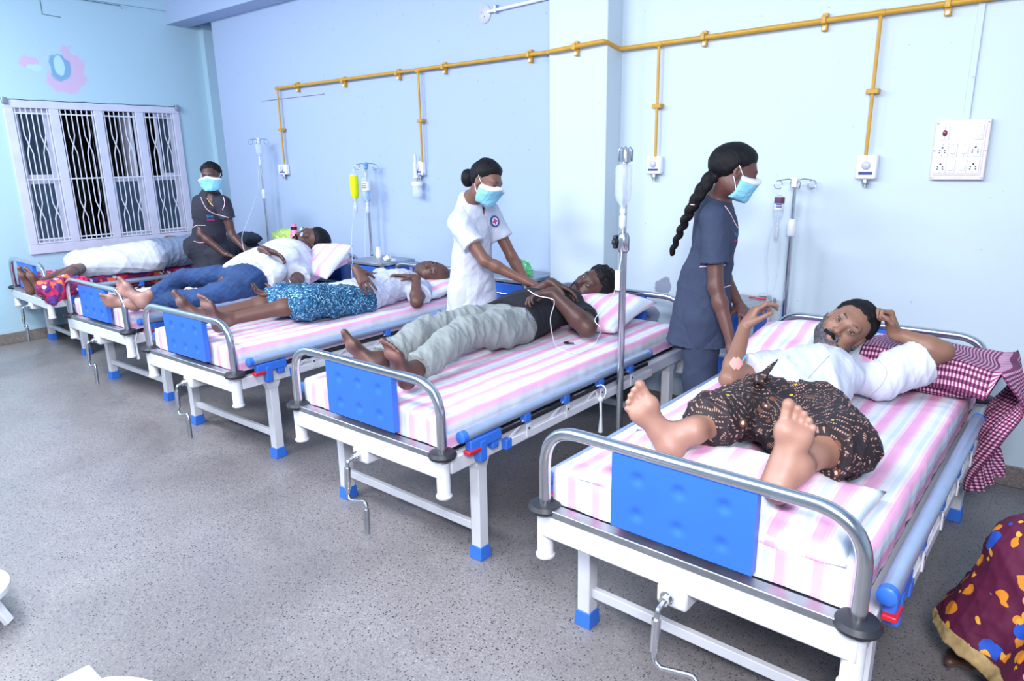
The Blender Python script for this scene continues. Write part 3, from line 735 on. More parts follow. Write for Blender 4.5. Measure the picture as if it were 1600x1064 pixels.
def foot_prims(B, heel, toe_dir, sole_n, inner, s=1., ankle=None, leg_r=.033):
    """heel: centre of the heel pad; toe_dir heel->toes; sole_n: out of the sole; inner: towards the big toe side"""
    d = nrm(toe_dir); n = A(sole_n); n = nrm(n-d*np.dot(n, d)); t = nrm(np.cross(d, n))
    if np.dot(t, A(inner)) < 0: t = -t
    h = A(heel); Pt = lambda a, b, c_=0: h+d*a*s+t*b*s-n*c_*s
    B.ell(Pt(.0, 0, .012), A(.034, .037, .032)*s, np.stack([t, d, n], 1), .02)
    B.cone(Pt(.0, -.004, .02), Pt(.13, -.012, .013), .03*s, .022*s, .025)
    B.cone(Pt(.02, .004, .035), Pt(.14, .016, .018), .03*s, .022*s, .025)
    B.ell(Pt(.145, .024, .012), A(.025, .03, .021)*s, np.stack([t, d, n], 1), .02); B.ell(Pt(.135, -.022, .012), A(.024, .03, .019)*s, np.stack([t, d, n], 1), .02)
    B.cone(Pt(.15, -.025, .012), Pt(.15, .025, .012), .017*s, .02*s, .02)
    toes = [(.032, .175, .212, .0145, .0155), (.0095, .178, .208, .0092, .0102), (-.0075, .174, .200, .0085, .0095), (-.0225, .166, .188, .0082, .0092), (-.036, .154, .174, .0078, .0085)]
    out = []
    for b, y0, y1, r0, r1 in toes:
        B.cone(Pt(y0-.02, b*.92, .014), Pt(y1-.002, b*1.08, .012+.002), r0*s, r1*.92*s, .006); B.ell(Pt(y1, b*1.08, .010), A(r1, r1*1.05, r1*.95)*s, np.stack([t, d, n], 1), .004); out.append(Pt(y1, b*1.08, .02))
    if ankle is not None:
        a = A(ankle); B.cone(Pt(.01, 0, .03), a, .031*s, leg_r, .03); B.cone(Pt(.055, 0, .03), a, .024*s, leg_r, .03)
        for q in (-1, 1): B.ell(a+t*q*.027*s, A(.012, .015, .016)*s, np.stack([t, d, n], 1), .012)
    # paler sole
    B.paint.append(('side', h+d*.09*s, n, .16*s, None, 0.55)); return out
def bake(name, B, h, parent, base, cut=None, pal=(.42, .24, .19), floor_z=None, relaxn=1):
    D, lo, ax = field(B.p, h)
    if cut is not None: D = cut(coords(ax).astype(np.float32), D)
    V, F = surface(D, lo, h); V = relax(V, F, relaxn, .35)
    if floor_z is not None: V[:, 2] = np.maximum(V[:, 2], floor_z)
    N = normals(V, F); Cc = np.tile(A(base), (len(V), 1))
    var = sum(np.sin(V@(np.random.RandomState(i).randn(3)*14)+i) for i in range(5))/5; Cc *= (1+.09*var)[:, None]
    for p in B.paint:
        if p[0] == 'seg':
            a, b, r, col, k = p[1:]; ab = b-a; t = np.clip(((V-a)@ab)/(ab@ab+1e-12), 0, 1); d = np.linalg.norm(V-a-t[:, None]*ab, axis=1)
            wgt = np.clip((r*1.25-d)/(r*.5), 0, 1)[:, None]
            if k < 0: Cc = Cc*(1+wgt*k)
            else: Cc = Cc*(1-wgt*k)+A(col)*wgt*k
        elif p[0] == 'side':
            c, n, r, col, k = p[1:]; d = np.linalg.norm(V-c, axis=1); wgt = (np.clip((r-d)/(.25*r), 0, 1)*np.clip(N@n*2.2-.25, 0, 1))[:, None]*k
            Cc = Cc*(1-wgt)+A(pal if col is None else col)*wgt
    return mesh_obj(name, V, F, 'skin', parent, cols=Cc)
def rel(o, parent): o.parent = parent; o.matrix_parent_inverse = Matrix.Translation(-Vector(parent.location)); return o
def limb(B, a, m, b, r, k=.02):
    """shoulder-elbow-wrist or hip-knee-ankle with muscle taper; r = (top, upper bulge, joint, lower bulge, end)"""
    a, m, b = A(a), A(m), A(b)
    u = a+(m-a)*.35; l = m+(b-m)*.28
    B.chain([a, u, m], [r[0], r[1], r[2]], k); B.chain([m, l, b], [r[2], r[3], r[4]], k)
# ---------------------------------------------------------------- people: shared builders
def on(par, px, py, L, pick='near'):
    v = nrm(F_+R_*(px-800)/FPX-U_*(py-532)/FPX); m = A(par)-C_; t = m@v; h = np.linalg.norm(m-v*t)
    if h >= L: return C_+v*t
    s = math.sqrt(L*L-h*h); return C_+v*(t-s if pick == 'near' else t+s)
def toward(p, d): return A(p)+nrm(C_-A(p))*d
def bvh(o):
    from mathutils.bvhtree import BVHTree
    me = o.data; mw = o.matrix_world.copy() if o.parent is None else Matrix.Identity(4)
    return BVHTree.FromPolygons([mw @ v.co for v in me.vertices], [tuple(p.vertices) for p in me.polygons])
def pin(tree, px, py, off=.002):
    v = Vector(nrm(F_+R_*(px-800)/FPX-U_*(py-532)/FPX)); h = tree.ray_cast(Vector(CAM), v)
    if h[0] is None: return None
    n = h[1]; n = -n if n.dot(v) > 0 else n
    return h[0]+n*off, n
def pinned_line(name, tree, pts, r, mat, parent, off=.0015, closed=False, sub=6):
    q = spline([(a, b, 0) for a, b in pts], sub) if len(pts) > 2 else [Vector((pts[0][0]+(pts[1][0]-pts[0][0])*k/10, pts[0][1]+(pts[1][1]-pts[0][1])*k/10, 0)) for k in range(11)]
    w = [h for h in (pin(tree, p.x, p.y, off) for p in q) if h]
    # drop jumps to something behind
    ps = [w[0][0]]
    for h in w[1:]:
        if (h[0]-ps[-1]).length < .12: ps.append(h[0])
    o = MB().tube(ps, r, 5).build(name, mat, None); rel(o, parent); return o
def pinned_patch(name, tree, ctr, rx, ry, mat, parent, off=.003, n=20, shape=None, th=0):
    vs = []; fs = []
    rings = 4
    for i in range(rings+1):
        for k in range(n):
            a = 2*PI*k/n; rr = i/rings; x, y = rx*rr*math.cos(a), ry*rr*math.sin(a)
            if shape: x, y = shape(rr, a)
            c, s = math.cos(th), math.sin(th); h = pin(tree, ctr[0]+x*c-y*s, ctr[1]+x*s+y*c, off)
            vs.append(h[0] if h else (vs[-1] if vs else (0, 0, 0)))
    for i in range(rings):
        for k in range(n): fs.append((i*n+k, i*n+(k+1) % n, (i+1)*n+(k+1) % n, (i+1)*n+k))
    o = MB().add(vs, fs).build(name, mat, None, smooth=False); return rel(o, parent)
def pinned_text(name, tree, text, ctr, hpx, mat, parent, ang=0, squeeze=1., off=.003, shear=0):
    cu = bpy.data.curves.new('lettering', 'FONT'); cu.body = text; cu.size = 1; cu.align_x = 'CENTER'; cu.align_y = 'CENTER'; cu.shear = shear; cu.resolution_u = 2; cu.offset = .012
    to = bpy.data.objects.new('lettering', cu); COL.objects.link(to); dg = bpy.context.evaluated_depsgraph_get(); me = bpy.data.meshes.new_from_object(to.evaluated_get(dg)); bpy.data.objects.remove(to)
    c, s = math.cos(ang), math.sin(ang); last = None; miss = []
    for v in me.vertices:
        x, y = v.co.x*hpx*squeeze, -v.co.y*hpx; h = pin(tree, ctr[0]+x*c-y*s, ctr[1]+x*s+y*c, off); last = h[0] if h else last
        h or miss.append(v)
        v.co = last if last is not None else (0, 0, 0)
    bm = bmesh.new(); bm.from_mesh(me); bm.verts.ensure_lookup_table(); bad = {v.index for v in miss}; c0 = pin(tree, *ctr, off)
    bmesh.ops.delete(bm, geom=[v for v in bm.verts if v.index in bad or (c0 and (v.co-c0[0]).length > .15)], context='VERTS'); bm.to_mesh(me); bm.free()
    me.materials.clear(); me.materials.append(M[mat]); o = bpy.data.objects.new(name, me); COL.objects.link(o); return rel(o, parent)
def torso(B, pel, neck, shR, shL, front, w=1., d=1., belly=0., off=0., k=.04, hem=None, hw=.15):
    """trunk from pelvis to shoulders; with off > 0 it is the garment over it"""
    pel, neck, shR, shL = map(A, (pel, neck, shR, shL)); f = A(front); up = neck-pel; H = np.linalg.norm(up); u = up/H
    mid = pel+up*.38+f*.01; ch = pel+up*.72+f*.012
    lat = nrm(shR-shL); Rm = np.stack([lat, nrm(f-u*np.dot(f, u)), u], 1)
    B.ell(pel, A(.150*w+off, .098*d+off, .12+off), Rm, k)
    B.cone(pel+u*.02, mid, .140*w+off, .132*w+off+belly*.3, k, side=f, flat=.72*d)
    if belly: B.ell(pel+up*.3+f*.03, A(.13*w+off, .085*d+belly+off, .15+off), Rm, k)
    B.cone(mid, ch, .134*w+off, .150*w+off, k, side=f, flat=.70*d)
    B.cone(ch, pel+up*.88, .148*w+off, .115*w+off, k, side=f, flat=.66*d)
    B.cone(shR-lat*.02, shL+lat*.02, .055+off, .055+off, k)
    B.cone(neck-u*.05, neck+u*.01, .075+off*.7, .058+off*.7, k)
    if hem is not None: B.cone(mid, hem, .14*w+off, hw*w+off, k, side=f, flat=.75*d, caps=1)
def arms(B, sh, el, wr, s=1., off=0., k=.02, male=True):
    q = 1 if male else .86
    limb(B, sh, el, wr, [(.056*q+off)*s, (.051*q+off)*s, (.042*q+off)*s, (.043*q+off)*s, (.0275*q+off)*s], k)
def legs(B, hip, kn, an, s=1., off=0., k=.03):
    limb(B, hip, kn, an, [(.088+off)*s, (.084+off)*s, (.058+off)*s, (.060+off)*s, (.04+off)*s], k)
def hairline(table):
    ys, zs = zip(*table); return lambda x, y, z: np.interp(y, ys, zs)-z
SHORT = hairline([(-.14, -.085), (-.06, -.06), (-.03, -.035), (-.012, .0), (.012, .012), (.03, .045), (.055, .068), (.1, .078)])
def hair_cap(body_prims_start, B, c, R, s, parent, region=SHORT, off=.012, mat='hair', extra=None, na=.005, h=.006, box=.15, ns=70, name='hair'):
    prims = B.p[body_prims_start:body_prims_start+2]
    return head_shell(name, prims, c, R, s, mat, parent, region, off, h, na, ns, extra=extra, box=box, kmin=.01, edge=.010, taper=.045, jag=.0035)
def beard_shell(i0, B, c, R, s, parent, mat='beard', off=.004, h=.0045, na=.002, line=None, full=True, moust=True):
    prims = [p for j, p in enumerate(B.p[i0:i0+29])]
    line = line or [(-.02, .0), (.0, -.005), (.02, -.04), (.045, -.052), (.062, -.05), (.075, -.042), (.1, -.043)]
    ly, lz = zip(*line)
    def reg(x, y, z):
        a = np.maximum(z-np.interp(y, ly, lz), -(y-.0)); a = np.maximum(a, -.128-z)
        if not full: a = np.maximum(a, np.where(z < -.052, .01, -.01))
        lips = .0022-np.hypot(x*.42, z+.0645)*.30
        a = np.where(y > .06, np.maximum(a, lips*2.5), a); a = np.where((y > .07) & (np.abs(x) > .03) & (z > -.06), .01, a)
        if not moust: a = np.where((z > -.072) & (y > .05), .01, a)
        return a
    return head_shell('beard', prims, c, R, s, mat, parent, reg, off, h, na, 150, seed=9, kmin=.006)
t = NT('mask_fabric'); co = t.coord('Object'); t.base(t.ramp(t.noise(20, 3), [(.3, srgb(122, 196, 226)), (.7, srgb(150, 214, 238))])); t.set(Roughness=.8); t.bump(t.noise(40, 3), .3, .006); M['mask_blue'] = t.m
M['mask_white'] = simple('mask_white', srgb(238, 240, 246), .8)
def face_mask(i0, B, c, R, s, parent, ear=True):
    prims = B.p[i0:i0+13]
    def reg(x, y, z): return np.maximum(np.maximum(z-(.004-1.1*np.abs(x)*.28), -.118-z), .012+np.abs(x)*.15-y)
    def topreg(x, y, z): return np.maximum(np.maximum(z-(.012-1.1*np.abs(x)*.28), -(z-(-.006-1.1*np.abs(x)*.28))), .012+np.abs(x)*.15-y)
    m = head_shell('face_mask', prims, c, R, s, 'mask_blue', parent, reg, .011, .0045, .003, 70, seed=5, kmin=.055)
    head_shell('mask_edge', prims, c, R, s, 'mask_white', m, topreg, .0125, .0045, 0, kmin=.055)
    L = lambda x, y, z: A(c)+R@A(x*s, y*s, z*s)
    for q in (-1, 1):
        for a, b in ((L(q*.067, .035, -.018), L(q*.084, -.012, .025)), (L(q*.062, .03, -.085), L(q*.083, -.014, -.028))):
            md = (a+b)/2+R@A(q*.006, 0, 0); o = MB().tube(spline([a, md, b], 6), .0017, 6).build('ear_loop', 'mask_white', None); rel(o, m)
    return m
def person(label, base, group=None): return empty('person', label, 'person', loc=tuple(base), group=group)
M['scrub'] = simple('slate_scrubs', srgb(52, 62, 88), .85, 0, .08, 300, bump=.2)
M['scrub_black'] = simple('charcoal_scrubs', srgb(40, 42, 56), .85, 0, .08, 300, bump=.2)
M['nurse_white'] = simple('white_uniform', srgb(198, 202, 218), .8, 0, .02, 12, bump=.1)
M['white_shirt'] = simple('white_shirt', srgb(204, 208, 224), .85, 0, .02, 200, bump=.1)
M['white_shirt_weave'] = simple('white_shirt_weave', srgb(192, 197, 218), .85, 0, .03, 400, bump=.2)
M['black_cotton'] = simple('black_cotton', srgb(22, 25, 34), .9, 0, .1, 200, bump=.1)
M['grey_twill'] = simple('grey_green_twill', srgb(136, 142, 142), .85, 0, .06, 7, bump=.1)
M['denim'] = simple('blue_denim', srgb(28, 58, 104), .85, 0, .3, 9, bump=.2)
M['pink_trim'] = simple('pink_trim', srgb(236, 196, 208), .7); M['thread'] = simple('thread', srgb(165, 172, 200), .8)
M['gold'] = simple('gold', (.8, .55, .2, 1), .25, 1); M['logo_blue'] = simple('logo_blue', srgb(30, 150, 215), .7); M['logo_pink'] = simple('logo_pink', srgb(225, 40, 140), .7)
M['tape'] = simple('tape', srgb(222, 150, 140), .7); M['white_dot'] = simple('white_dot', srgb(240, 240, 245), .6)
def print_cloth(name, ground, a, b, c_, sc=26):
    """dark printed cotton: dashed strokes in tilted blocks, with pale drops"""
    t = NT(name); co = t.coord(); wn = t.n('ShaderNodeTexVoronoi'); wn.inputs['Scale'].default_value = 15; t.l(co, wn.inputs['Vector'])
    sp = t.n('ShaderNodeSeparateColor'); t.l(wn.outputs['Color'], sp.inputs[0])
    mp = t.n('ShaderNodeVectorRotate', rotation_type='EULER_XYZ'); t.l(co, mp.inputs['Vector']); cb = t.n('ShaderNodeVectorMath', operation='MULTIPLY'); t.l(wn.outputs['Color'], cb.inputs[0]); cb.inputs[1].default_value = (3, 3, 3); t.l(cb.outputs[0], mp.inputs['Rotation'])
    s2 = t.n('ShaderNodeSeparateXYZ'); t.l(mp.outputs[0], s2.inputs[0])
    l1 = t.math('LESS_THAN', t.math('FRACT', t.math('MULTIPLY', s2.outputs[0], 60)), .3); l2 = t.math('GREATER_THAN', t.math('FRACT', t.math('MULTIPLY', s2.outputs[1], 42)), .3); l2b = t.math('GREATER_THAN', t.math('FRACT', t.math('MULTIPLY', s2.outputs[2], 140)), .45)
    c = t.mix(t.math('MULTIPLY', t.math('MULTIPLY', l1, l2), l2b), ground, a)
    v = t.n('ShaderNodeTexVoronoi'); v.inputs['Scale'].default_value = sc; t.l(co, v.inputs['Vector']); q = t.n('ShaderNodeSeparateColor'); t.l(v.outputs['Color'], q.inputs[0])
    c = t.mix(t.math('MULTIPLY', t.math('LESS_THAN', v.outputs['Distance'], .34), t.math('GREATER_THAN', q.outputs[0], .8)), c, b)
    c = t.mix(t.math('MULTIPLY', t.math('LESS_THAN', v.outputs['Distance'], .17), t.math('GREATER_THAN', q.outputs[0], .86)), c, c_)
    c = t.mix(t.math('MULTIPLY', t.math('LESS_THAN', v.outputs['Distance'], .15), t.math('LESS_THAN', q.outputs[1], .1)), c, srgb(190, 165, 40))
    t.base(c); t.set(Roughness=.7); t.bump(t.noise(25, 4), .3, .006); return t.m
M['brown_print'] = print_cloth('brown_printed_cotton', srgb(34, 24, 30), srgb(165, 125, 112), srgb(110, 66, 46), srgb(225, 205, 190))
t = NT('blue_speckled_cotton'); v = t.n('ShaderNodeTexVoronoi'); v.inputs['Scale'].default_value = 150; t.l(t.coord(), v.inputs['Vector']); q = t.n('ShaderNodeSeparateColor'); t.l(v.outputs['Color'], q.inputs[0])
t.base(t.ramp(q.outputs[0], [(0, srgb(14, 50, 92)), (.35, srgb(24, 84, 128)), (.62, srgb(48, 124, 162)), (.86, srgb(150, 196, 214))], 'CONSTANT')); t.set(Roughness=.8); M['blue_speckle'] = t.m
MZ = .652
# ---------------------------------------------------------------- man on the nearest bed
SK5 = (.27, .135, .09)
def man_nearest():
    p = person('bearded man in white shirt and brown printed sarong lying on the nearest bed', (4.88, -1.4, MZ))
    B = Body(); hd = A(P(1322, 512, z=.905)); neck = A(4.87, -1.12, .785)
    R = frame_of(A(.30, -.80, .52), A(.36, .62, .62)-A(0, 0, 0))
    # face looks at the camera, crown up and to the right
    view = nrm(C_-hd); crown = nrm(U_*.55+R_*.80); R = frame_of(view+U_*.06-R_*.10, crown)
    i0 = len(B.p); head_prims(B, hd, R, 1.02, neck=neck, neck_r=.05); head_paint(B, hd, R, 1.02, lip=(.34, .13, .12))
    shR, shL = A(4.69, -1.16, .74), A(5.06, -1.09, .74); pel = A(4.885, -1.57, .725); hipR, hipL = A(4.80, -1.60, .73), A(4.975, -1.58, .73)
    elR = on(shR, 1140, 592, .25, 'near'); wrR = on(elR, 1163, 512, .24, 'far'); elL = on(shL, 1473, 549, .27, 'far'); wrL = A(P(1397, 520, z=.90))
    torso(B, pel, neck, shR, shL, A(0, 0, 1), .92, .8)
    arms(B, shR, elR, wrR, .88); arms(B, shL, elL, wrL, .88)
    hr = nrm(R_*.80+U_*.42+F_*.1); tR = hand_prims(B, wrR, nrm(R_*.45+U_*.75), -U_*.5+R_*.75, -F_*1, s=.98, curls=(.55, .7, .8, .8), spread=.13, thumb_out=.5)
    hand_prims(B, wrL, nrm(U_*.9-R_*.25), nrm(-R_*1+F_*.1), -F_, s=.92, curls=(1.35, 1.4, 1.45, 1.5), thumb_curl=1)
    kR = P(1118, 655, z=.80); kL = P(1312, 694, z=.78); hR = P(1050, 702, z=.745); hL = P(1216, 765, z=.745)
    aR = hR+A(.035, .065, .045); aL = hL+A(.02, .07, .045)
    legs(B, hipR, kR, aR, .72); legs(B, hipL, kL, aL, .72)
    foot_prims(B, hR, nrm(P(978, 618, x=hR[0]-.085)-hR+A(0, 0, .0)) if 0 else nrm(U_*.83-R_*.60-F_*.02), -F_*.9-R_*.25+U_*.15, R_*1., .98, ankle=aR)
    foot_prims(B, hL, nrm(U_*.93+R_*.28-F_*.02), -F_*.95-U_*.05-R_*.22, -R_*1., 1.02, ankle=aL)
    bo = bake('body', B, .0045, p, SK5, pal=(.50, .27, .21), floor_z=MZ+.002)
    eyes(p, hd, R, 1.02, (.0, -.1), .48)
    hair_cap(i0, B, hd, R, 1.02, p, off=.014, region=hairline([(-.14, -.085), (-.06, -.06), (-.03, -.02), (-.005, .0), (.016, .025), (.03, .055), (.055, .074), (.1, .088)]))
    beard_shell(i0, B, hd, R, 1.02, p, 'beard_grey', .0055)
    head_shell('moustache', B.p[i0:i0+22], hd, R, 1.02, 'hair', p, lambda x, y, z: np.maximum(np.maximum(np.abs(z+.0495+np.abs(x)*.30)-.0075, np.abs(x)-.036), .062-y), .0075, .004, .0015, 150, kmin=.006)
    S = Body(); hem = pel+A(-.005, -.02, .0)
    torso(S, pel, neck, shR, shL, A(0, 0, 1), 1.0, .84, off=.01, hem=hem+A(0, -.02, 0), hw=.165)
    S.cone(shR, shR+(elR-shR)*.62, .075, .085, .03, caps=1); S.cone(shL, shL+(elL-shL)*.66, .078, .094, .03, caps=1)
    lat = nrm(shR-shL)
    def cut(X, D):
        D = np.maximum(D, -(plane(X, pel+A(0, -.035, 0), A(.12, 1, 0))))
        D = smax(D, .062-np.linalg.norm(X-(neck+A(.0, -.0, .02)), axis=-1), .01)
        return D
    sh = cloth('shirt', S, .0065, 'white_shirt', p, cut, .011, 12, 4, floor_z=MZ+.004, wdir=A(1, .5, 0), stretch=1.5)
    # sarong tucked at the waist, hitched above the shins
    G = Body(); G.ell(pel+A(0, .0, .01), A(.18, .14, .09), None, .04)
    G.cone(hipR+A(0, 0, .01), kR+A(-.01, 0, 0), .105, .085, .05); G.cone(hipL+A(.0, 0, .01), kL+A(.012, 0, 0), .108, .095, .05)
    G.cone((hipR+hipL)/2+A(0, -.08, .0), (kR+kL)/2+A(0, .1, -.05), .1, .085, .06, side=A(0, 0, 1), flat=.75)
    G.cone(kR, kR+(aR-kR)*.42, .085, .07, .03, caps=1); G.cone(kL, kL+(aL-kL)*.40, .092, .085, .03, caps=1)
    G.cone(pel+A(-.15, .02, .05), pel+A(.15, .02, .05), .03, .03, .03)
    def cutg(X, D):
        D = np.maximum(D, plane(X, pel+A(0, .03, 0), A(.12, 1, -.15))); return D
    ga = cloth('sarong', G, .0065, 'brown_print', p, cutg, .015, 13, 8, floor_z=MZ+.003, wdir=A(.8, .5, .2), stretch=1.3)
    K = Body(); K.cone(P(1187, 592, z=.875), P(1215, 562, z=.93), .02, .006, .01, side=A(0, 0, 1), flat=.5); K.ell(P(1190, 592, z=.865), A(.03, .025, .02))
    cloth('sarong_knot', K, .004, 'brown_print', ga, None, .002, 60, 2)
    tb = bvh(bo); pinned_patch('cannula_tape', tb, (1150, 568), 7, 10, 'tape', p, .002, shape=lambda r, a: (r*(6+4*abs(math.cos(2*a)))*math.cos(a), r*(8+4*abs(math.sin(2*a)))*math.sin(a)))
    q = pin(tb, 1158, 565, .008)[0]; o = MB().tube([q, q+Vector((.012, -.01, .02)), q+Vector((.02, -.01, .03))], .004, 8).build('cannula', 'light_blue_plastic', None); rel(o, p)
    ts = bvh(sh)
    pinned_line('seam', ts, [(1372, 562), (1385, 580), (1378, 600), (1350, 628)], .0009, 'thread', sh)
    pinned_line('placket', ts, [(1296, 556), (1280, 572), (1262, 592)], .0009, 'thread', sh)
    return p
man_nearest()
# ---------------------------------------------------------------- man in black T-shirt
def man_black():
    p = person('man in black T-shirt and grey trousers lying with forearms raised, hand held by nurse', (3.37, -1.3, MZ))
    B = Body(); hd = A(P(926, 446, z=.86)); neck = hd+A(-.075, -.155, -.075)
    view = nrm(C_-hd); R = frame_of(view*.72-R_*.45+U_*.28, nrm(U_*.42+R_*.90+view*.1))
    i0 = len(B.p); head_prims(B, hd, R, 1.04, neck=neck, neck_r=.058, jaw=1.08); head_paint(B, hd, R, 1.04, lip=(.15, .055, .05))
    shR, shL = neck+A(-.19, -.0, -.02), neck+A(.17, -.09, -.045); pel = neck+A(-.03, -.50, -.04); hipR, hipL = pel+A(-.095, -.02, 0), pel+A(.095, -.03, 0)
    elL = on(shL, 917, 512, .28, 'near'); elL[2] = max(elL[2], .70); wrL = on(elL, 862, 457, .25, 'near')
    elR = shR+A(-.06, -.24, .0); wrR = A(P(862, 442, z=.93))
    torso(B, pel, neck, shR, shL, A(0, 0, 1), .92, .85, belly=.0)
    arms(B, shR, elR, wrR, 1.02); arms(B, shL, elL, wrL, 1.12)
    hand_prims(B, wrL, nrm(-R_*1-U_*.1), -U_*1, F_, s=.95, curls=(.5, .6, .7, .7)); hand_prims(B, wrR, nrm(R_*.85-U_*.35), nrm(-U_-R_*.2), -F_, s=.95, curls=(.25, .3, .35, .4), spread=.08)
    kR = hipR+A(-.02, -.42, .04); kL = hipL+A(.02, -.42, .06); hR = P(590, 622, z=.70); hL = P(640, 612, z=.70); hR = BP(3, -.13, .16, .70); hL = BP(3, .10, .14, .70)
    hR, hL = A(hR), A(hL); aR = hR+A(0, .05, .035); aL = hL+A(0, .05, .035)
    legs(B, hipR, kR, aR, .9); legs(B, hipL, kL, aL, .9)
    foot_prims(B, hR, A(-.5, -.30, .75), A(-.25, -1, -.25), A(1, 0, .5), .95, ankle=aR); foot_prims(B, hL, A(.05, -.38, .85), A(0, -1, -.3), A(-1, 0, 0), .95, ankle=aL)
    bo = bake('body', B, .0055, p, (.085, .038, .03), pal=(.30, .14, .12), floor_z=MZ+.002)
    eyes(p, hd, R, 1.04, (.4, -.1), .65)
    hair_cap(i0, B, hd, R, 1.04, p, off=.024, na=.012, region=hairline([(-.14, -.11), (-.06, -.09), (-.03, -.05), (-.005, -.01), (.016, .018), (.03, .045), (.055, .058), (.1, .07)]))
    beard_shell(i0, B, hd, R, 1.04, p, 'beard', .0025)
    S = Body(); torso(S, pel, neck, shR, shL, A(0, 0, 1), 1.06, .98, belly=.02, off=.01, hem=pel+A(0, -.04, 0))
    S.cone(shR, shR+(elR-shR)*.6, .068, .07, .03, caps=1); S.cone(shL, shL+(elL-shL)*.50, .072, .078, .03, caps=1)
    def cut(X, D): return smax(np.maximum(D, -plane(X, pel+A(0, .0, 0), A(-.12, 1, .1))), .066-np.linalg.norm(X-(neck+A(.01, .01, .02)), axis=-1), .01)
    sh = cloth('t_shirt', S, .0065, 'black_cotton', p, cut, .007, 14, 5, floor_z=MZ+.003)
    T = Body(); T.ell(pel+A(0, .02, 0), A(.172, .16, .112), None, .04); 
    for h, k_, a in ((hipR, kR, aR), (hipL, kL, aL)): T.chain([h, h+(k_-h)*.4, k_, k_+(a-k_)*.3, k_+(a-k_)*.97], [.098, .096, .074, .076, .066], .03)
    T.p[-1].a['caps'] = 1; T.cone((hipR+hipL)/2+A(0, -.03, 0), (hipR+hipL)/2+A(0, -.13, -.02), .09, .06, .04)
    def cutt(X, D): 
        D = np.maximum(D, plane(X, pel+A(0, .13, 0), A(-.1, 1, -.1)))
        return np.maximum(D, -plane(X, aR+A(0, .02, 0), A(0, 1, .25)))
    tr = cloth('trousers', T, .0065, 'grey_twill', p, cutt, .013, 14, 6, floor_z=MZ+.003, wdir=A(.3, 1, 0))
    tt = bvh(tr); pinned_line('seam', tt, [(842, 545), (851, 530), (846, 510), (822, 488), (812, 478)], .0016, 'thread', tr)
    return p
man_black()

# ---------------------------------------------------------------- man in blue patterned sarong
def man_sarong():
    p = person('bald man in white shirt and blue speckled sarong lying on middle bed, hands on chest', (2.1, -1.2, MZ))
    B = Body(); hd = A(P(677, 426, z=.80)); neck = hd+A(-.05, -.175, -.045)
    view = nrm(C_-hd); R = frame_of(view*.80-R_*.15+U_*.38, nrm(R_*.98-U_*.18))
    i0 = len(B.p); head_prims(B, hd, R, 1.0, neck=neck, neck_r=.05); head_paint(B, hd, R, 1.0, lip=(.13, .05, .045))
    shL, shR = neck+A(.17, -.06, -.03), neck+A(-.17, .0, -.01); pel = neck+A(.0, -.50, -.045); hipR, hipL = pel+A(-.09, -.02, 0), pel+A(.09, -.02, 0)
    elL = on(shL, 651, 474, .27, 'near'); elL[2] = max(elL[2], .695); wrL = on(elL, 650, 434, .22, 'far')
    elR = shR+A(-.08, -.2, .02); wrR = A(P(556, 420, z=.90))
    wrR = A(P(557, 421, z=.93)); elR = (shR+wrR)/2+A(-.12, 0, -.02)
    torso(B, pel, neck, shR, shL, A(0, 0, 1), .92, .85)
    arms(B, shR, elR, wrR, .88); arms(B, shL, elL, wrL, .9)
    hand_prims(B, wrL, nrm(-R_*1+U_*.18), -U_*1, F_*-1, s=.92, curls=(.1, .15, .2, .25), spread=.08)
    hand_prims(B, wrR, nrm(R_*.5-U_*.8-F_*.1), nrm(F_*.9-R_*.4), R_*1, s=1.0, curls=(.15, .2, .2, .2), spread=.2)
    kR = hipR+A(-.02, -.42, .06); kL = hipL+A(.03, -.42, .07); hR = A(BP(2, -.14, .13, .70)); hL = A(BP(2, .07, .14, .70)); aR = hR+A(.01, .06, .03); aL = hL+A(.0, .06, .03)
    legs(B, hipR, kR, aR, .78); legs(B, hipL, kL, aL, .78)
    foot_prims(B, hR, A(-.35, -.35, .8), A(-.1, -1, -.35), A(1, 0, .4), .95, ankle=aR); foot_prims(B, hL, A(.05, -.3, .85), A(.2, -1, -.3), A(-1, 0, 0), .92, ankle=aL)
    bo = bake('body', B, .006, p, (.13, .058, .042), pal=(.34, .20, .19), floor_z=MZ+.002)
    eyes(p, hd, R, 1.0, (.2, -.1), .6)
    beard_shell(i0, B, hd, R, 1.0, p, 'stubble', .0015)
    S = Body(); torso(S, pel, neck, shR, shL, A(0, 0, 1), 1.0, .92, off=.014, hem=pel+A(.02, -.16, 0), hw=.175)
    S.cone(shR, shR+(elR-shR)*.6, .07, .08, .03, caps=1); S.cone(shL, shL+(elL-shL)*.55, .072, .085, .03, caps=1)
    def cut(X, D): return smax(np.maximum(D, -plane(X, pel+A(0, -.12, 0), A(-.55, 1, 0))), .06-np.linalg.norm(X-(neck+A(.01, .01, .02)), axis=-1), .01)
    sh = cloth('shirt', S, .007, 'white_shirt_weave', p, cut, .009, 15, 7, floor_z=MZ+.003)
    ts = bvh(sh); pinned_line('placket', ts, [(640, 425), (600, 440), (610, 462), (630, 470)], .0014, 'thread', sh)
    G = Body(); G.ell(pel, A(.175, .15, .1), None, .04)
    for h, k_, a in ((hipR, kR, aR), (hipL, kL, aL)): G.cone(h, k_, .11, .098, .06); G.cone(k_, k_+(a-k_)*.22, .098, .09, .04, caps=1)
    G.cone((hipR+hipL)/2, (kR+kL)/2, .1, .09, .06, side=A(0, 0, 1), flat=.85)
    ga = cloth('sarong', G, .007, 'blue_speckle', p, lambda X, D: np.maximum(D, plane(X, pel+A(0, -.04, 0), A(-.4, 1, 0))), .015, 14, 9, floor_z=MZ+.003, stretch=1.2, wdir=A(1, .4, 0))
    return p
man_sarong()

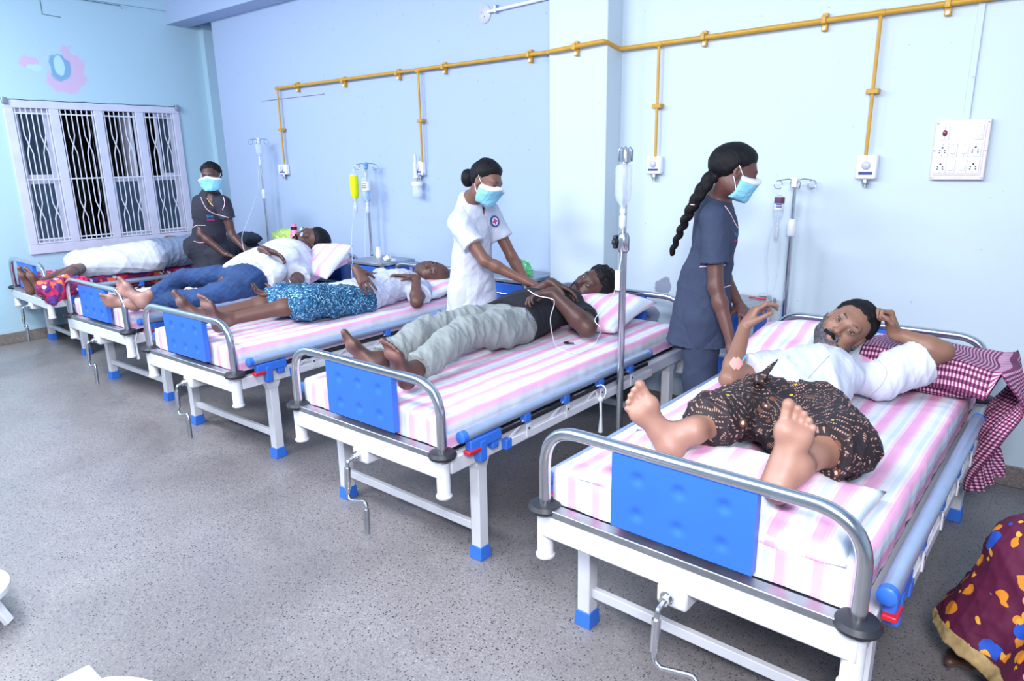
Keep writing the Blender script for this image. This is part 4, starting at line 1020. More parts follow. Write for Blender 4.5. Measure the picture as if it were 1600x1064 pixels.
# ---------------------------------------------------------------- man in jeans with glasses, propped up
def man_jeans():
    p = person('bearded man with glasses in white shirt and blue jeans propped up on raised bed', (1.1, -1.3, MZ))
    B = Body(); hd = A(P(486, 377, z=1.03)); neck = A(P(462, 394, z=.955))
    neck = on(hd, 462, 394, .165, 'near')
    view = nrm(C_-hd); R = frame_of(view*.62-R_*.58+U_*.55, nrm(R_*.90+U_*.20+F_*.15))
    i0 = len(B.p); head_prims(B, hd, R, 1.02, neck=neck, neck_r=.058, jaw=1.05); head_paint(B, hd, R, 1.02, lip=(.15, .055, .05))
    shL = neck+A(.17, -.07, -.07); shR = neck+A(-.18, .03, -.02); pel = A(P(390, 434, z=.765)); pel = A(.80, -1.42, .76)+A(.0, 0, 0)
    pel = A(P(392, 432, z=.78)); pel = np.array(on(neck, 388, 434, .52, 'near')); hipR, hipL = pel+A(-.09, .0, 0), pel+A(.085, -.03, -.02)
    elL = on(shL, 462, 443, .26, 'near'); elL[2] = max(elL[2], .70); wrL = on(elL, 432, 458, .24, 'near'); wrL[2] = max(wrL[2], .69)
    wrR = A(pel+A(.08, .2, .17)); wrR = on(neck, 411, 390, .36, 'near'); elR = (shR+wrR)/2+A(-.16, -.08, -.06); wrR = toward(wrR, .10); elR = toward(elR, .06); elL = toward(elL, .06); wrL = toward(wrL, .12)
    torso(B, pel, neck, shR, shL, nrm(A(0, -.35, 1)), .88, .8)
    arms(B, shR, elR, wrR, .95); arms(B, shL, elL, wrL, 1.0)
    hand_prims(B, wrR, nrm(R_*.9-U_*.25), nrm(-U_-F_*.2), -F_, s=.98, curls=(.3, .35, .4, .4), spread=.1); hand_prims(B, wrL, nrm(-R_*1-U_*.05), nrm(U_-F_*.4), F_, s=.95, curls=(.5, .55, .6, .6))
    kL = hipL+A(-.10, -.42, .04); kR = hipR+A(-.14, -.40, .06); 
    hR = A(BP(1, .02, .12, .76)); hL = A(BP(1, -.10, .12, .70)); hR = A(P(222, 474, z=.73)); hL = A(P(212, 478, z=.70))+A(-.02, 0, 0)
    kR = (hipR+hR)/2+A(-.08, 0, .07); kL = (hipL+hL)/2+A(.10, -.0, -.01); aR = hR+nrm(kR-hR)*.07+A(0, 0, .015); aL = hL+nrm(kL-hL)*.07+A(0, 0, .015)
    legs(B, hipR, kR, aR, .56); legs(B, hipL, kL, aL, .56)
    foot_prims(B, hR, nrm(-R_*.80+U_*.62), nrm(-F_*.95-U_*.2+R_*.1), nrm(U_+R_*.3), 1.0, ankle=aR); foot_prims(B, hL, nrm(-R_*.85+U_*.15-F_*.2), nrm(-F_-U_*.3), U_, .95, ankle=aL)
    bo = bake('body', B, .006, p, (.10, .044, .034), pal=(.52, .28, .24), floor_z=MZ+.002)
    eyes(p, hd, R, 1.02, (0, 0), .7)
    hair_cap(i0, B, hd, R, 1.02, p, off=.013, na=.002, h=.006, region=hairline([(-.14, -.085), (-.06, -.06), (-.03, -.02), (-.005, .0), (.016, .025), (.03, .05), (.055, .064), (.1, .076)]))
    beard_shell(i0, B, hd, R, 1.02, p, 'beard', .010)
    L = lambda x, y, z: hd+R@A(x, y, z)*1.02
    g = MB()
    for q in (-1, 1):
        g.tube([L(q*.033+.024*math.cos(a)*(1), .104-.004*abs(math.cos(a)), .002+.017*math.sin(a)) for a in [2*PI*k/16 for k in range(16)]], .0018, 6, closed=True)
        g.tube([L(q*.057, .1, .006), L(q*.076, .07, .008), L(q*.084, -.01, .006)], .0018, 6)
    g.tube([L(-.01, .107, .004), L(0, .109, .008), L(.01, .107, .004)], .0018, 6)
    go = g.build('spectacles', 'black_cord', None); rel(go, p)
    for q in (-1, 1):
        lm = MB(); lm.add([L(q*.033, .104, .002)]+[L(q*.033+.023*math.cos(2*PI*k/16), .102, .002+.016*math.sin(2*PI*k/16)) for k in range(16)], [(0, k+1, (k+1) % 16+1) for k in range(16)])
        rel(lm.build('lens', 'clear_plastic', None), go)
    S = Body(); torso(S, pel, neck, shR, shL, nrm(A(0, -.35, 1)), 1.08, .98, off=.016, belly=.01, hem=pel-nrm(neck-pel)*.04, hw=.165)
    S.cone(shR, shR+(elR-shR)*.75, .072, .072, .03, caps=1); S.cone(shL, shL+(elL-shL)*.72, .075, .075, .03, caps=1); S.cone(shL+(elL-shL)*.62, shL+(elL-shL)*.74, .084, .084, .01, caps=3)
    def cut(X, D): return smax(np.maximum(D, -plane(X, pel-nrm(neck-pel)*.02, nrm(neck-pel))), .066-np.linalg.norm(X-(neck+A(.01, .01, .02)), axis=-1), .01)
    sh = cloth('shirt', S, .007, 'white_shirt', p, cut, .009, 14, 11, floor_z=MZ+.003)
    T = Body(); T.ell(pel, A(.16, .15, .105), None, .04)
    for h, k_, a in ((hipR, kR, aR), (hipL, kL, aL)): T.chain([h, h+(k_-h)*.4, k_, k_+(a-k_)*.3, k_+(a-k_)*.93], [.084, .076, .060, .060, .05], .02); T.p[-1].a['caps'] = 1
    tr = cloth('jeans', T, .007, 'denim', p, lambda X, D: np.maximum(D, plane(X, pel+nrm(neck-pel)*.14, nrm(neck-pel))), .009, 18, 12, floor_z=MZ+.003)
    # drip line dressing
    tb = bvh(bo); 
    for pts in ([(449, 431), (455, 444), (465, 450)],): 
        try: pinned_line('bandage_strip', tb, pts, .0022, 'tube_plastic', p)
        except Exception: pass
    return p
man_jeans()

# ---------------------------------------------------------------- patient by the window, under blankets
def patient_window():
    p = person('patient by the window lying under pale and grey blankets, one bare foot out', (-1.3, -1.3, MZ))
    B = Body(); pel = A(-1.28, -1.02, .74); neck = A(-1.26, -.50, .77); hd = A(-1.26, -.33, .80); R = frame_of(A(0, -.3, 1), A(0, 1, .3))
    head_prims(B, hd, R, 1, neck=neck); sh = (neck+A(-.18, 0, -.02), neck+A(.18, 0, -.02)); torso(B, pel, neck, sh[0], sh[1], A(0, 0, 1), 1, .9)
    arms(B, sh[1], A(-1.02, -.72, .73), A(P(262, 372, z=.9)), .85); arms(B, sh[0], A(-1.5, -.75, .72), A(-1.4, -.95, .84), .85)
    hand_prims(B, A(P(262, 372, z=.9)), nrm(R_*.9+U_*.1), -U_, F_, s=.95, curls=(.4, .5, .6, .6)); hand_prims(B, A(-1.4, -.95, .84), A(1, -.3, 0), A(0, 0, -1), A(0, 1, 0), s=.95)
    kL = A(P(128, 418, z=.74)); kR = A(-1.4, -1.42, .73); hL = A(P(62, 458, z=.70)); hR = A(P(45, 455, z=.70)); aL = hL+A(0, .06, .04); aR = hR+A(-.01, .06, .04)
    legs(B, pel+A(.09, 0, 0), kL, aL, .74); legs(B, pel+A(-.09, 0, 0), kR, aR, .74)
    foot_prims(B, hL, A(-.1, -.25, .85), A(0, -1, -.2), A(-1, 0, 0), .9, ankle=aL); foot_prims(B, hR, A(.1, -.25, .85), A(0, -1, -.2), A(1, 0, 0), .9, ankle=aR)
    bake('body', B, .0065, p, (.13, .058, .042), pal=(.22, .11, .09), floor_z=MZ+.002)
    hair_cap(0, B, hd, R, 1., p)
    return p
patient_window()
def blanket(name, label, mat, prims, cut, seed, wr=.012, group=None, h=.008):
    b = Body()
    for q in prims: b.cone(*q[:4], .06, side=A(0, 0, 1), flat=q[4])
    o = cloth(name, b, h, mat, None, cut, wr, 13, seed, floor_z=MZ+.003); tag(o, label, 'blanket'); return o
M['cream_blanket'] = simple('cream_blanket', srgb(196, 200, 214), .95, 0, .06, 9, bump=.2); M['grey_blanket'] = simple('grey_blanket', srgb(112, 126, 152), .95, 0, .08, 150, bump=.2); M['dark_blanket'] = simple('dark_blanket', srgb(42, 50, 68), .95, 0, .08, 40)
ca, cb = A(P(128, 412, z=.76)), A(P(232, 400, z=.78))
blanket('blanket', 'thin off-white blanket drawn over the legs of the patient by window', 'cream_blanket', [(ca, cb, .135, .16, .9), (ca+A(-.2, .05, 0), cb+A(-.22, .05, 0), .12, .13, .85), (ca+A(.06, .02, -.02), cb+A(.06, -.02, -.03), .12, .14, .85)], None, 3)
blanket('blanket', 'grey blanket over the chest of the patient beneath the window', 'grey_blanket', [(cb+A(-.05, .06, .0), cb+A(.02, .55, .02), .17, .17, .85), (cb+A(-.2, .06, -.02), cb+A(-.2, .5, 0), .16, .16, .85)], lambda X, D: np.maximum(D, -(X[..., 1]-cb[1]-.02)), 5)

b = Body(); q0 = A(P(104, 448, z=.72)); b.cone(q0, A(P(72, 452, z=.74)), .08, .07, .04); b.cone(q0, A(P(128, 442, z=.72)), .08, .06, .04); b.cone(q0+A(.02, -.02, -.02), A(P(80, 470, z=.66)), .05, .04, .04)
o = cloth('floral_sheet', b, .007, 'magenta_floral', None, None, .016, 16, 77); tag(o, 'crumpled magenta floral sheet bunched by the bare feet at the window bed', 'sheet')
# ---------------------------------------------------------------- nurses
def braid(path, r0, r1, mat, parent, n=None, name='braid'):
    pts = spline(path, 6); B = Body(); N = len(pts); step = 2
    for i in range(0, N-1, step):
        t = i/(N-1); r = r0+(r1-r0)*t; a, b = A(pts[i]), A(pts[min(i+step, N-1)]); d = nrm(b-a); s = nrm(np.cross(d, F_)); k = 1 if (i//step) % 2 else -1
        B.ell((a+b)/2+s*k*r*.35, A(r*.8, r*.85, r*1.25), np.stack([s, nrm(np.cross(d, s)), d], 1), .006)
        B.cone(a, b, r*.55, r*.55, .01)
    return cloth(name, B, .005, mat, parent, None, .002, 120, 4)
LONGH = hairline([(-.14, -.085), (-.06, -.07), (-.03, -.045), (-.012, -.0), (.008, .012), (.03, .036), (.05, .054), (.065, .064), (.1, .078)])
def v_cut(neck, front, down, wide=.07, vlen=.11, vw=.032):
    neck, f, d = A(neck), A(front), A(down)
    def fn(X, D):
        D = smax(D, wide-np.linalg.norm(X-(neck+A(0, 0, .018)), axis=-1), .008)
        a = neck+f*.03; b = neck+f*.13+A(0, 0, -vlen); ab = b-a; t = np.clip(((X-a)@ab)/(ab@ab), 0, 1); dist = np.linalg.norm(X-a-t[..., None]*ab, axis=-1)
        front_side = (X-neck)@f
        return np.where(front_side > .015, smax(D, vw*(1.25-t)-dist, .006), D)
    return fn
def nurse(label, base, pel, neck, hd, Rh, front, shR, shL, aR, aL, handR, handL, skin, top, hem_z, hem_w, sleeves, trousers, hh=.0055, neckcut=None, wr=.007, s=1., bottom='trousers', feet=None, tname='tunic', seed=3, wd=.86, flare=.9):
    p = person(label, base); B = Body(); i0 = 0
    head_prims(B, hd, Rh, .97, neck=neck, neck_r=.045); head_paint(B, hd, Rh, .97)
    torso(B, pel, neck, shR, shL, front, wd, .92)
    arms(B, shR, aR[0], aR[1], .93, male=False); arms(B, shL, aL[0], aL[1], .93, male=False)
    hand_prims(B, aR[1], *handR[:3], s=.9, **handR[3]); hand_prims(B, aL[1], *handL[:3], s=.9, **handL[3])
    lat = nrm(A(shR)-A(shL)); lat[2] = 0; f = nrm(A(front)*A(1, 1, 0)); hips = [A(pel)+lat*q*.09+A(0, 0, -.03) for q in (1, -1)]
    for q, h in zip((1, -1), hips):
        foot = A(h[0], h[1], .05)+lat*q*.01-f*.02; kn = (h+foot)/2+f*.02; an = foot+A(0, 0, .04); legs(B, h, kn, an, .9)
        foot_prims(B, foot+A(0, 0, -.03)-f*.02+A(0, 0, .012), f, A(0, 0, -1), -lat*q, .88, ankle=an)
    bo = bake('body', B, hh, p, skin, pal=(.32, .16, .13), floor_z=.002)
    eyes(p, hd, Rh, .97, (0, -.3), .6)
    S = Body(); up = A(0, 0, -1); hem = A(pel)+A(0, 0, hem_z-pel[2])
    torso(S, pel, neck, shR, shL, front, wd+.06, .98, off=.013)
    S.cone(A(pel)+A(0, 0, .16), hem, .128*wd/.86, hem_w, .05, side=A(front), flat=flare, caps=1)
    for sh, ar, k_ in ((shR, aR, sleeves), (shL, aL, sleeves)): S.cone(A(sh), A(sh)+(ar[0]-A(sh))*k_, .064, .068, .03, caps=1)
    tu = cloth(tname, S, hh+.0005, top, p, neckcut, wr, 13, seed, post=None)
    T = Body(); T.ell(A(pel)+A(0, 0, -.02), A(.15, .12, .1), None, .04)
    for h in hips:
        foot = A(h[0], h[1], .05); T.chain([h, h+A(0, 0, -.3)+f*.01, A(foot[0], foot[1], .07)], [.1, .082, .07], .03); T.p[-1].a['caps'] = 1
    cloth(bottom, T, .008, trousers, p, lambda X, D: np.maximum(D, .075-X[..., 2]), .006, 14, seed+1)
    return p, B, i0, bo, tu
# slate scrubs, plait, right of frame
def nurse_slate():
    pel = A(4.155, -.66, .83); neck = A(P(1119, 320, y=-.66)); hd = A(P(1150, 269, y=-.70)); f = nrm(A(.90, .10, 0)); f = nrm(R_*A(1, 1, 0)*.97-F_*A(1, 1, 0)*.12)
    Rh = frame_of(R_*.93-F_*.16+A(0, 0, -.42), nrm(R_*.42+A(0, 0, .9))); lat = np.cross(f, A(0, 0, 1))
    shR = neck+lat*.155+A(0, 0, -.055)-f*.03; shL = neck-lat*.155+A(0, 0, -.05)+f*.02
    elR = on(shR, 1118, 448, .28, 'near'); wrR = on(elR, 1143, 538, .25, 'far'); elL = shL+A(.03, .02, -.27); wrL = elL+A(.16, -.1, -.17)
    hR = (nrm(A(.35, -.25, -.9)), -F_, R_, dict(curls=(.5, .6, .7, .8))); hL = (nrm(A(.6, -.7, -.3)), A(0, 0, -1), A(0, -1, 0), dict(curls=(.5, .6, .7, .8)))
    p, B, i0, bo, tu = nurse('nurse in slate scrubs with long black plait bending over the nearest bed', (4.155, -.66, 0), pel, neck, hd, Rh, f, shR, shL, (elR, wrR), (elL, wrL), hR, hL, (.125, .052, .042), 'scrub', .665, .185, .665, 'scrub', hh=.005, neckcut=v_cut(neck, f, 0, .066, .12, .03), wr=.008, seed=31, flare=.92)
    ex = Body(); ex.ell(hd-Rh[:, 1]*.075+Rh[:, 2]*.01, A(.055, .055, .06), None, .05)
    hc = hair_cap(i0, B, hd, Rh, .97, p, region=LONGH, off=.017, extra=ex, na=.003, h=.005)
    braid([P(1125, 262, y=-.73), P(1105, 285, y=-.77), P(1090, 308, y=-.79), P(1077, 332, y=-.79), P(1066, 355, y=-.77), P(1056, 378, y=-.75), P(1049, 397, y=-.74)], .034, .014, 'hair', hc)
    tb_ = Body(); tb_.ell(A(P(1084, 319, y=-.79)), A(.024, .024, .010)); cloth('hair_tie', tb_, .004, 'pink_trim', hc, None, 0)
    face_mask(i0, B, hd, Rh, .97, p)
    tt = bvh(tu)
    pinned_line('cuff_trim', tt, [(1094, 417), (1105, 416), (1120, 415), (1133, 414)], .0028, 'pink_trim', tu, .002)
    pinned_line('waist_trim', tt, [(1131, 449), (1140, 446), (1148, 444), (1155, 439)], .0025, 'pink_trim', tu, .002)
    pinned_line('neck_trim', tt, [(1132, 322), (1140, 333), (1146, 345), (1152, 356)], .0022, 'pink_trim', tu, .002)
    pinned_line('side_seam', tt, [(1091, 520), (1092, 535), (1090, 548)], .0018, 'dark_hole', tu, .002)
    pinned_text('embroidered_lettering', tt, 'SIAN', (1151, 366), 8, 'logo_blue', tu, ang=-.1, squeeze=.5); pinned_text('embroidered_lettering', tt, 'Hospitals', (1152, 377), 7, 'logo_pink', tu, ang=.2, squeeze=.45)
nurse_slate()
# white uniform, bun
def nurse_white():
    pel = A(2.67, -.74, .83); neck = A(P(735, 316, y=-.77)); hd = A(P(759, 284, y=-.84)); f = nrm(R_*A(1, 1, 0)*.88-F_*A(1, 1, 0)*.42)
    Rh = frame_of(R_*.74-F_*.50+A(0, 0, -.50), nrm(R_*.30+A(0, 0, .9))); lat = np.cross(f, A(0, 0, 1))
    shR = neck+lat*.165+A(0, 0, -.065)-f*.02; shL = neck-lat*.16+A(0, 0, -.06)+f*.04
    shR = A(P(716, 348, y=-.90))
    elR = on(shR, 758, 408, .29, 'near'); wrR = on(elR, 818, 438, .24, 'near'); elL = on(shL, 800, 402, .25, 'near'); wrL = on(elL, 822, 438, .2, 'near')
    hR = (nrm(R_*.86-U_*.45), -U_*1, F_, dict(curls=(.9, 1., 1., 1.1), spread=.05)); hL = (nrm(R_*.8-U_*.3), -U_, -F_, dict(curls=(.8, .9, 1., 1.1), spread=.05))
    p, B, i0, bo, tu = nurse('nurse in white uniform with hair bun treating the man in black T-shirt', (2.67, -.74, 0), pel, neck, hd, Rh, f, shR, shL, (elR, wrR), (elL, wrL), hR, hL, (.20, .088, .062), 'nurse_white', .56, .20, .60, 'nurse_white', hh=.0055, neckcut=v_cut(neck, f, 0, .062, .09, .022), wr=.008, seed=41, bottom='trousers', flare=.9)
    ex = Body(); ex.ell(P(731, 278, y=-.80), A(.055, .055, .062), None, .012)
    hair_cap(i0, B, hd, Rh, .97, p, region=lambda x, y, z: np.where(y < -.07, -.02, LONGH(x, y, z)), off=.016, extra=ex, na=.0025, h=.005, box=.2)
    face_mask(i0, B, hd, Rh, .97, p)
    tt = bvh(tu)
    em = pinned_patch('round_emblem', tt, (773, 346), 7.2, 9.5, 'logo_ring', tu, .003, th=-.25); pinned_patch('emblem_field', tt, (773, 346), 5, 6.6, 'white_dot', em, .0042, th=-.25)
    pinned_patch('emblem_cross', tt, (773, 346), 3.4, 4.4, 'logo_pink', em, .005, n=40, shape=lambda r, a: (r*4.2*math.cos(a)*(.35+.65*abs(math.cos(2*a))), r*5.2*math.sin(a)*(.35+.65*abs(math.cos(2*a)))), th=-.25)
    # collar: two folded leaves, pinned to the cloth
    co = MB(); 
    pinned_line('placket', tt, [(760, 340), (764, 360), (767, 380), (768, 395), (768, 420)], .0013, 'thread', tu)
    pinned_line('seam', tt, [(722, 322), (732, 342), (740, 360), (743, 366)], .0013, 'thread', tu)
    pinned_line('seam', tt, [(701, 450), (696, 466), (692, 478)], .0013, 'thread', tu)
    pinned_line('seam', tt, [(690, 485), (705, 492), (722, 497), (735, 495)], .0013, 'thread', tu)
    C2 = Body(); q0, q1 = neck+A(0, 0, .03), neck+A(0, 0, -.012)
    C2.cone(q0, q1, .055, .085, .01, caps=3)
    cloth('collar', C2, .004, 'nurse_white', tu, lambda X, D: smax(smax(D, .049-np.linalg.norm((X-q0)-((X-q0)@A(0, 0, 1))[..., None]*A(0, 0, 1), axis=-1), .003), .022-np.linalg.norm((X-(neck+f*.075))*A(1, 1, .5), axis=-1), .004), 0)
    tb = bvh(bo); h = pin(tb, 744, 294, .004)
    if h: o = MB().lathe([(.0, -.003), (.003, -.002), (.0035, 0), (.002, .003), (0, .003)], h[0], h[1], 8).build('earring', 'gold', None); rel(o, p)
M['logo_ring'] = simple('logo_ring', srgb(40, 80, 160), .6)
nurse_white()
# charcoal scrubs, far left
def nurse_charcoal():
    pel = A(-.44, -.79, .84); neck = A(P(329, 304, y=-.79)); hd = A(P(330, 276, y=-.80)); g = -F_*A(1, 1, 0); f = nrm(g+R_*A(1, 1, 0)*.35)
    Rh = frame_of(nrm(g)*1+A(0, 0, -.04)+R_*.05, A(0, 0, 1)-R_*.05); lat = np.cross(f, A(0, 0, 1))
    shR = A(P(303, 323, y=-.84)); shL = A(P(350, 318, y=-.76))
    shR = neck+nrm(shR-neck)*.165; shL = neck+nrm(shL-neck)*.165
    elR = on(shR, 314, 366, .27, 'near'); wrR = on(elR, 352, 397, .23, 'near'); elR = toward(elR, .09); wrR = toward(wrR, .17); elL = on(shL, 362, 366, .25, 'near'); wrL = on(elL, 384, 390, .22, 'near')
    hR = (nrm(R_*.95-U_*.3), -U_*1, F_, dict(curls=(.4, .5, .5, .6), spread=.05)); hL = (nrm(R_*.8-U_*.5), -U_, -F_, dict(curls=(.5, .5, .6, .6), spread=.05))
    p, B, i0, bo, tu = nurse('masked nurse in charcoal scrubs standing beside the window bed facing the camera', (-.44, -.79, 0), pel, neck, hd, Rh, f, shR, shL, (elR, wrR), (elL, wrL), hR, hL, (.085, .036, .03), 'scrub_black', .66, .15, .50, 'scrub_black', wd=.76, hh=.0065, neckcut=v_cut(neck, f, 0, .06, .12, .034), wr=.006, seed=51, flare=.95)
    hair_cap(i0, B, hd, Rh, .97, p, region=LONGH, off=.013, na=.009, h=.006, ns=110)
    face_mask(i0, B, hd, Rh, .97, p)
    tt = bvh(tu)
    pinned_line('neck_trim', tt, [(314, 308), (318, 318), (324, 327), (334, 333), (343, 336), (357, 340)], .003, 'pink_trim', tu, .003)
    pinned_line('neck_trim', tt, [(349, 308), (351, 318), (348, 328)], .003, 'pink_trim', tu, .003)
    pinned_line('cuff_trim', tt, [(302, 356), (308, 352), (321, 352)], .003, 'pink_trim', tu, .003)
    pinned_line('waist_trim', tt, [(303, 377), (312, 379), (322, 378)], .0028, 'pink_trim', tu, .003)
    pinned_text('embroidered_lettering', tt, 'SIAN', (328, 338), 6, 'logo_blue', tu, squeeze=.8); pinned_text('embroidered_lettering', tt, 'Hospitals', (329, 343), 4, 'logo_pink', tu, squeeze=.8)
    tb = bvh(bo)
    pinned_line('necklace', tb, [(322, 308), (328, 316), (336, 324), (344, 323), (346, 312)], .0016, 'gold', p, .002)
    pinned_line('bangle', tb, [(344, 401), (349, 400), (355, 394)], .0025, 'gold', p, .002)
nurse_charcoal()

# ---------------------------------------------------------------- woman in a maroon saree, crouching at the right edge
M['maroon_floral'] = floral('maroon_floral', srgb(88, 10, 54), [(srgb(112, 122, 100), 12, .30, .60), (srgb(224, 136, 30), 15, .40, .55), (srgb(34, 84, 190), 12, .34, .66), (srgb(240, 172, 56), 30, .34, .74)])
M['tan_border'] = simple('tan_border', srgb(176, 148, 100), .6, 0, .15, 60, bump=.3)
def saree_woman():
    p = person('woman in maroon floral saree crouching on the floor beside the nearest bed', (5.8, -1.5, 0))
    pel = A(5.90, -1.42, .24); neck = A(5.95, -1.50, .78); hd = A(5.96, -1.56, .95); f = nrm(A(-.6, -.8, 0)); B = Body()
    Rh = frame_of(A(-.6, -.7, -.2), A(0, 0, 1)); head_prims(B, hd, Rh, .97, neck=neck, neck_r=.045); head_paint(B, hd, Rh, .97)
    lat = np.cross(f, A(0, 0, 1)); shR = neck+lat*.16+A(0, 0, -.05); shL = neck-lat*.16+A(0, 0, -.05); torso(B, pel, neck, shR, shL, f, .9, .95)
    kR = A(5.66, -1.56, .43); kL = A(5.82, -1.80, .43); hR = A(5.60, -1.52, .045); hL = A(5.80, -1.74, .045)
    for h, k_, fo in ((pel+lat*.09, kR, hR), (pel-lat*.09, kL, hL)):
        an = fo+A(0, 0, .05); legs(B, h, k_, an, .95); foot_prims(B, fo+A(0, 0, -.01), A(-.75, -.45, 0), A(0, 0, -1), A(.3, -.5, 0), .9, ankle=an)
    wrR = kR+A(-.0, .03, .12); wrL = kL+A(.03, .03, .11); arms(B, shR, shR+A(-.13, .05, -.22), wrR, .9, male=False); arms(B, shL, shL+A(-.05, -.16, -.21), wrL, .9, male=False)
    for w_ in (wrR, wrL): hand_prims(B, w_, A(-.6, -.6, -.4), A(0, 0, -1), A(1, -1, 0), s=.9)
    bake('body', B, .007, p, (.10, .045, .035), floor_z=.002); hair_cap(0, B, hd, Rh, .97, p, region=LONGH, h=.007); eyes(p, hd, Rh, .97)
    G = Body(); G.ell(pel+A(0, 0, .04), A(.2, .2, .2), None, .06)
    for h, k_, fo in ((pel+lat*.09, kR, hR), (pel-lat*.09, kL, hL)):
        G.cone(h+A(0, 0, .02), k_+A(-.03, 0, .0), .17, .125, .08); G.cone(k_+A(-.03, 0, 0), A((fo[0]+k_[0])/2-.06, (fo[1]+k_[1])/2-.04, .12), .125, .19, .06, caps=1)
    G.cone((kR+kL)/2+A(.02, .02, -.02), (hR+hL)/2+A(.0, 0, .12), .12, .15, .06, caps=1); G.cone(pel+A(0, 0, .05), (hR+hL)/2+A(.12, .12, .12), .2, .18, .06)
    hemz = lambda X: X[..., 2]-(.115+.03*np.sin((X[..., 0]+X[..., 1])*9))
    ga = cloth('saree', G, .0075, 'maroon_floral', p, lambda X, D: np.maximum(D, -hemz(X)+.045), .013, 11, 61)
    G2 = Body(); G2.p = G.p
    cloth('saree_border', G2, .0075, 'tan_border', ga, lambda X, D: np.maximum(np.maximum(D, -hemz(X)), hemz(X)-.055), .013, 11, 61, off=.004)
    U = Body(); torso(U, pel, neck, shR, shL, f, .96, 1., off=.02); U.cone(shR, shR+A(-.1, .04, -.16), .065, .065, .03, caps=1); U.cone(shL, shL+A(-.04, -.12, -.16), .065, .065, .03, caps=1)
    cloth('saree_drape', U, .008, 'maroon_floral', p, lambda X, D: smax(D, .062-np.linalg.norm(X-(neck+A(0, 0, .02)), axis=-1), .01), .01, 14, 62)
    h = A(5.545, -1.555, .06); MB().tube([h+A(.012*math.cos(a), .018*math.sin(a), 0) for a in [2*PI*k/12 for k in range(12)]], .0016, 5, closed=True).build('toe_ring', 'steel', None).parent = None
saree_woman()
for o in list(bpy.data.objects):
    if o.name.startswith('toe_ring'): rel(o, [q for q in bpy.data.objects if q.get('label', '').startswith('woman in maroon')][0])
# ---------------------------------------------------------------- pillows and cloths
def gingham(name):
    t = NT(name); sp = t.n('ShaderNodeSeparateXYZ'); t.l(t.coord('UV'), sp.inputs[0])
    fx = t.math('LESS_THAN', t.math('FRACT', t.math('MULTIPLY', sp.outputs[0], 80)), .5); fy = t.math('LESS_THAN', t.math('FRACT', t.math('MULTIPLY', sp.outputs[1], 80)), .5)
    s = t.math('ADD', fx, fy); t.base(t.ramp(t.math('MULTIPLY', s, .5), [(0, srgb(232, 190, 218)), (.4, srgb(150, 70, 110)), (.8, srgb(62, 24, 62))], 'CONSTANT')); t.set(Roughness=.85); return t.m
M['gingham'] = gingham('maroon_gingham')
pl = []
pl.append((pillow('pillow', 4, (-.14, 1.56, .742), (.62, .46, .15), tilt=(.16, 0), seed=3), 'pink striped pillow under the head of the man with the greying beard'))
pl.append((pillow('pillow', 4, (.30, 1.62, .725), (.40, .42, .13), tilt=(.1, .05), mat='gingham', seed=5), 'maroon and pink checked pillow under the raised elbow on the nearest bed'))
pl.append((pillow('pillow', 4, (.03, .20, .668), (.76, .36, .085), tilt=(.14, 0), seed=8, corners=.03), 'pink striped pillow under the bare feet on the nearest bed'))
pl.append((pillow('pillow', 3, (-.02, 1.63, .735), (.70, .46, .16), tilt=(.18, 0), seed=12, corners=.02), 'pink striped pillow under the head of the man in black T-shirt'))
pl.append((pillow('pillow', 2, (.12, 1.68, .705), (.62, .42, .11), tilt=(.1, 0), seed=15), 'pink striped pillow under the bald man'))
q = pillow('pillow', 1, (.27, 1.42, .845), (.36, .32, .10), tilt=(.55, 0), seed=18, corners=.03); q.matrix_world = Matrix.Translation(Vector(P(503, 408, z=.92))) @ Matrix.Rotation(.1, 4, 'Z') @ Matrix.Rotation(.62, 4, 'X'); pl.append((q, 'pink striped pillow behind the man with glasses'))
pl.append((pillow('pillow', 0, (0, 1.62, .72), (.6, .4, .13), mat='cream_blanket', seed=21), 'plain pale pillow of the patient beneath the window'))
for o, l in pl: tag(o, l, 'pillow')
# checked towel hanging from that pillow down over the rail
def sheet_uv(name, mat, f, nu, nv, th=.006, parent=None):
    me = bpy.data.meshes.new(name); bm = bmesh.new(); uv = bm.loops.layers.uv.new('UVMap'); g = [[bm.verts.new(f(i/nu, j/nv)[:3]) for i in range(nu+1)] for j in range(nv+1)]
    for j in range(nv):
        for i in range(nu):
            fc = bm.faces.new((g[j][i], g[j][i+1], g[j+1][i+1], g[j+1][i])); fc.smooth = True
            for lp, (a, b) in zip(fc.loops, ((i, j), (i+1, j), (i+1, j+1), (i, j+1))): lp[uv].uv = f(a/nu, b/nv)[3:5]
    bm.to_mesh(me); bm.free(); me.materials.append(M[mat] if isinstance(mat, str) else mat); o = bpy.data.objects.new(name, me); COL.objects.link(o); o.parent = parent
    s = o.modifiers.new('thickness', 'SOLIDIFY'); s.thickness = th; return o
def towel(u, v):
    # u across the width of the towel (along the bed), v from pillow top out over the edge and down
    L = v*1.0; x = .06+min(L, .46); z = .815-.02*math.sin(PI*min(L/.46, 1))
    w = .40*(1-.35*max(0, v-.5)*2)
    if L > .46: a = L-.46; x = .535+.04*math.sin(a*9+u*3)*.8+.045*math.exp(-((a-.12)/.1)**2); z = .80-a*.95; 
    else: x = .06+L; z = .81-.22*max(0, L-.22)**1.5*1
    y = 1.60+(u-.5)*w+.05*max(0, v-.6)*-1; fold = .018*math.sin(u*17+v*3)*min(1, max(0, v-.42)*4)+.008*math.sin(u*9+v*11)
    if abs(u-.5) > .36 and L < .46: z -= .10*((abs(u-.5)-.36)/.14)**1.5*1
    p = BP(4, x+fold, y, z+.006*math.sin(v*21+u*5)); return (p.x, p.y, p.z, u*w, L)
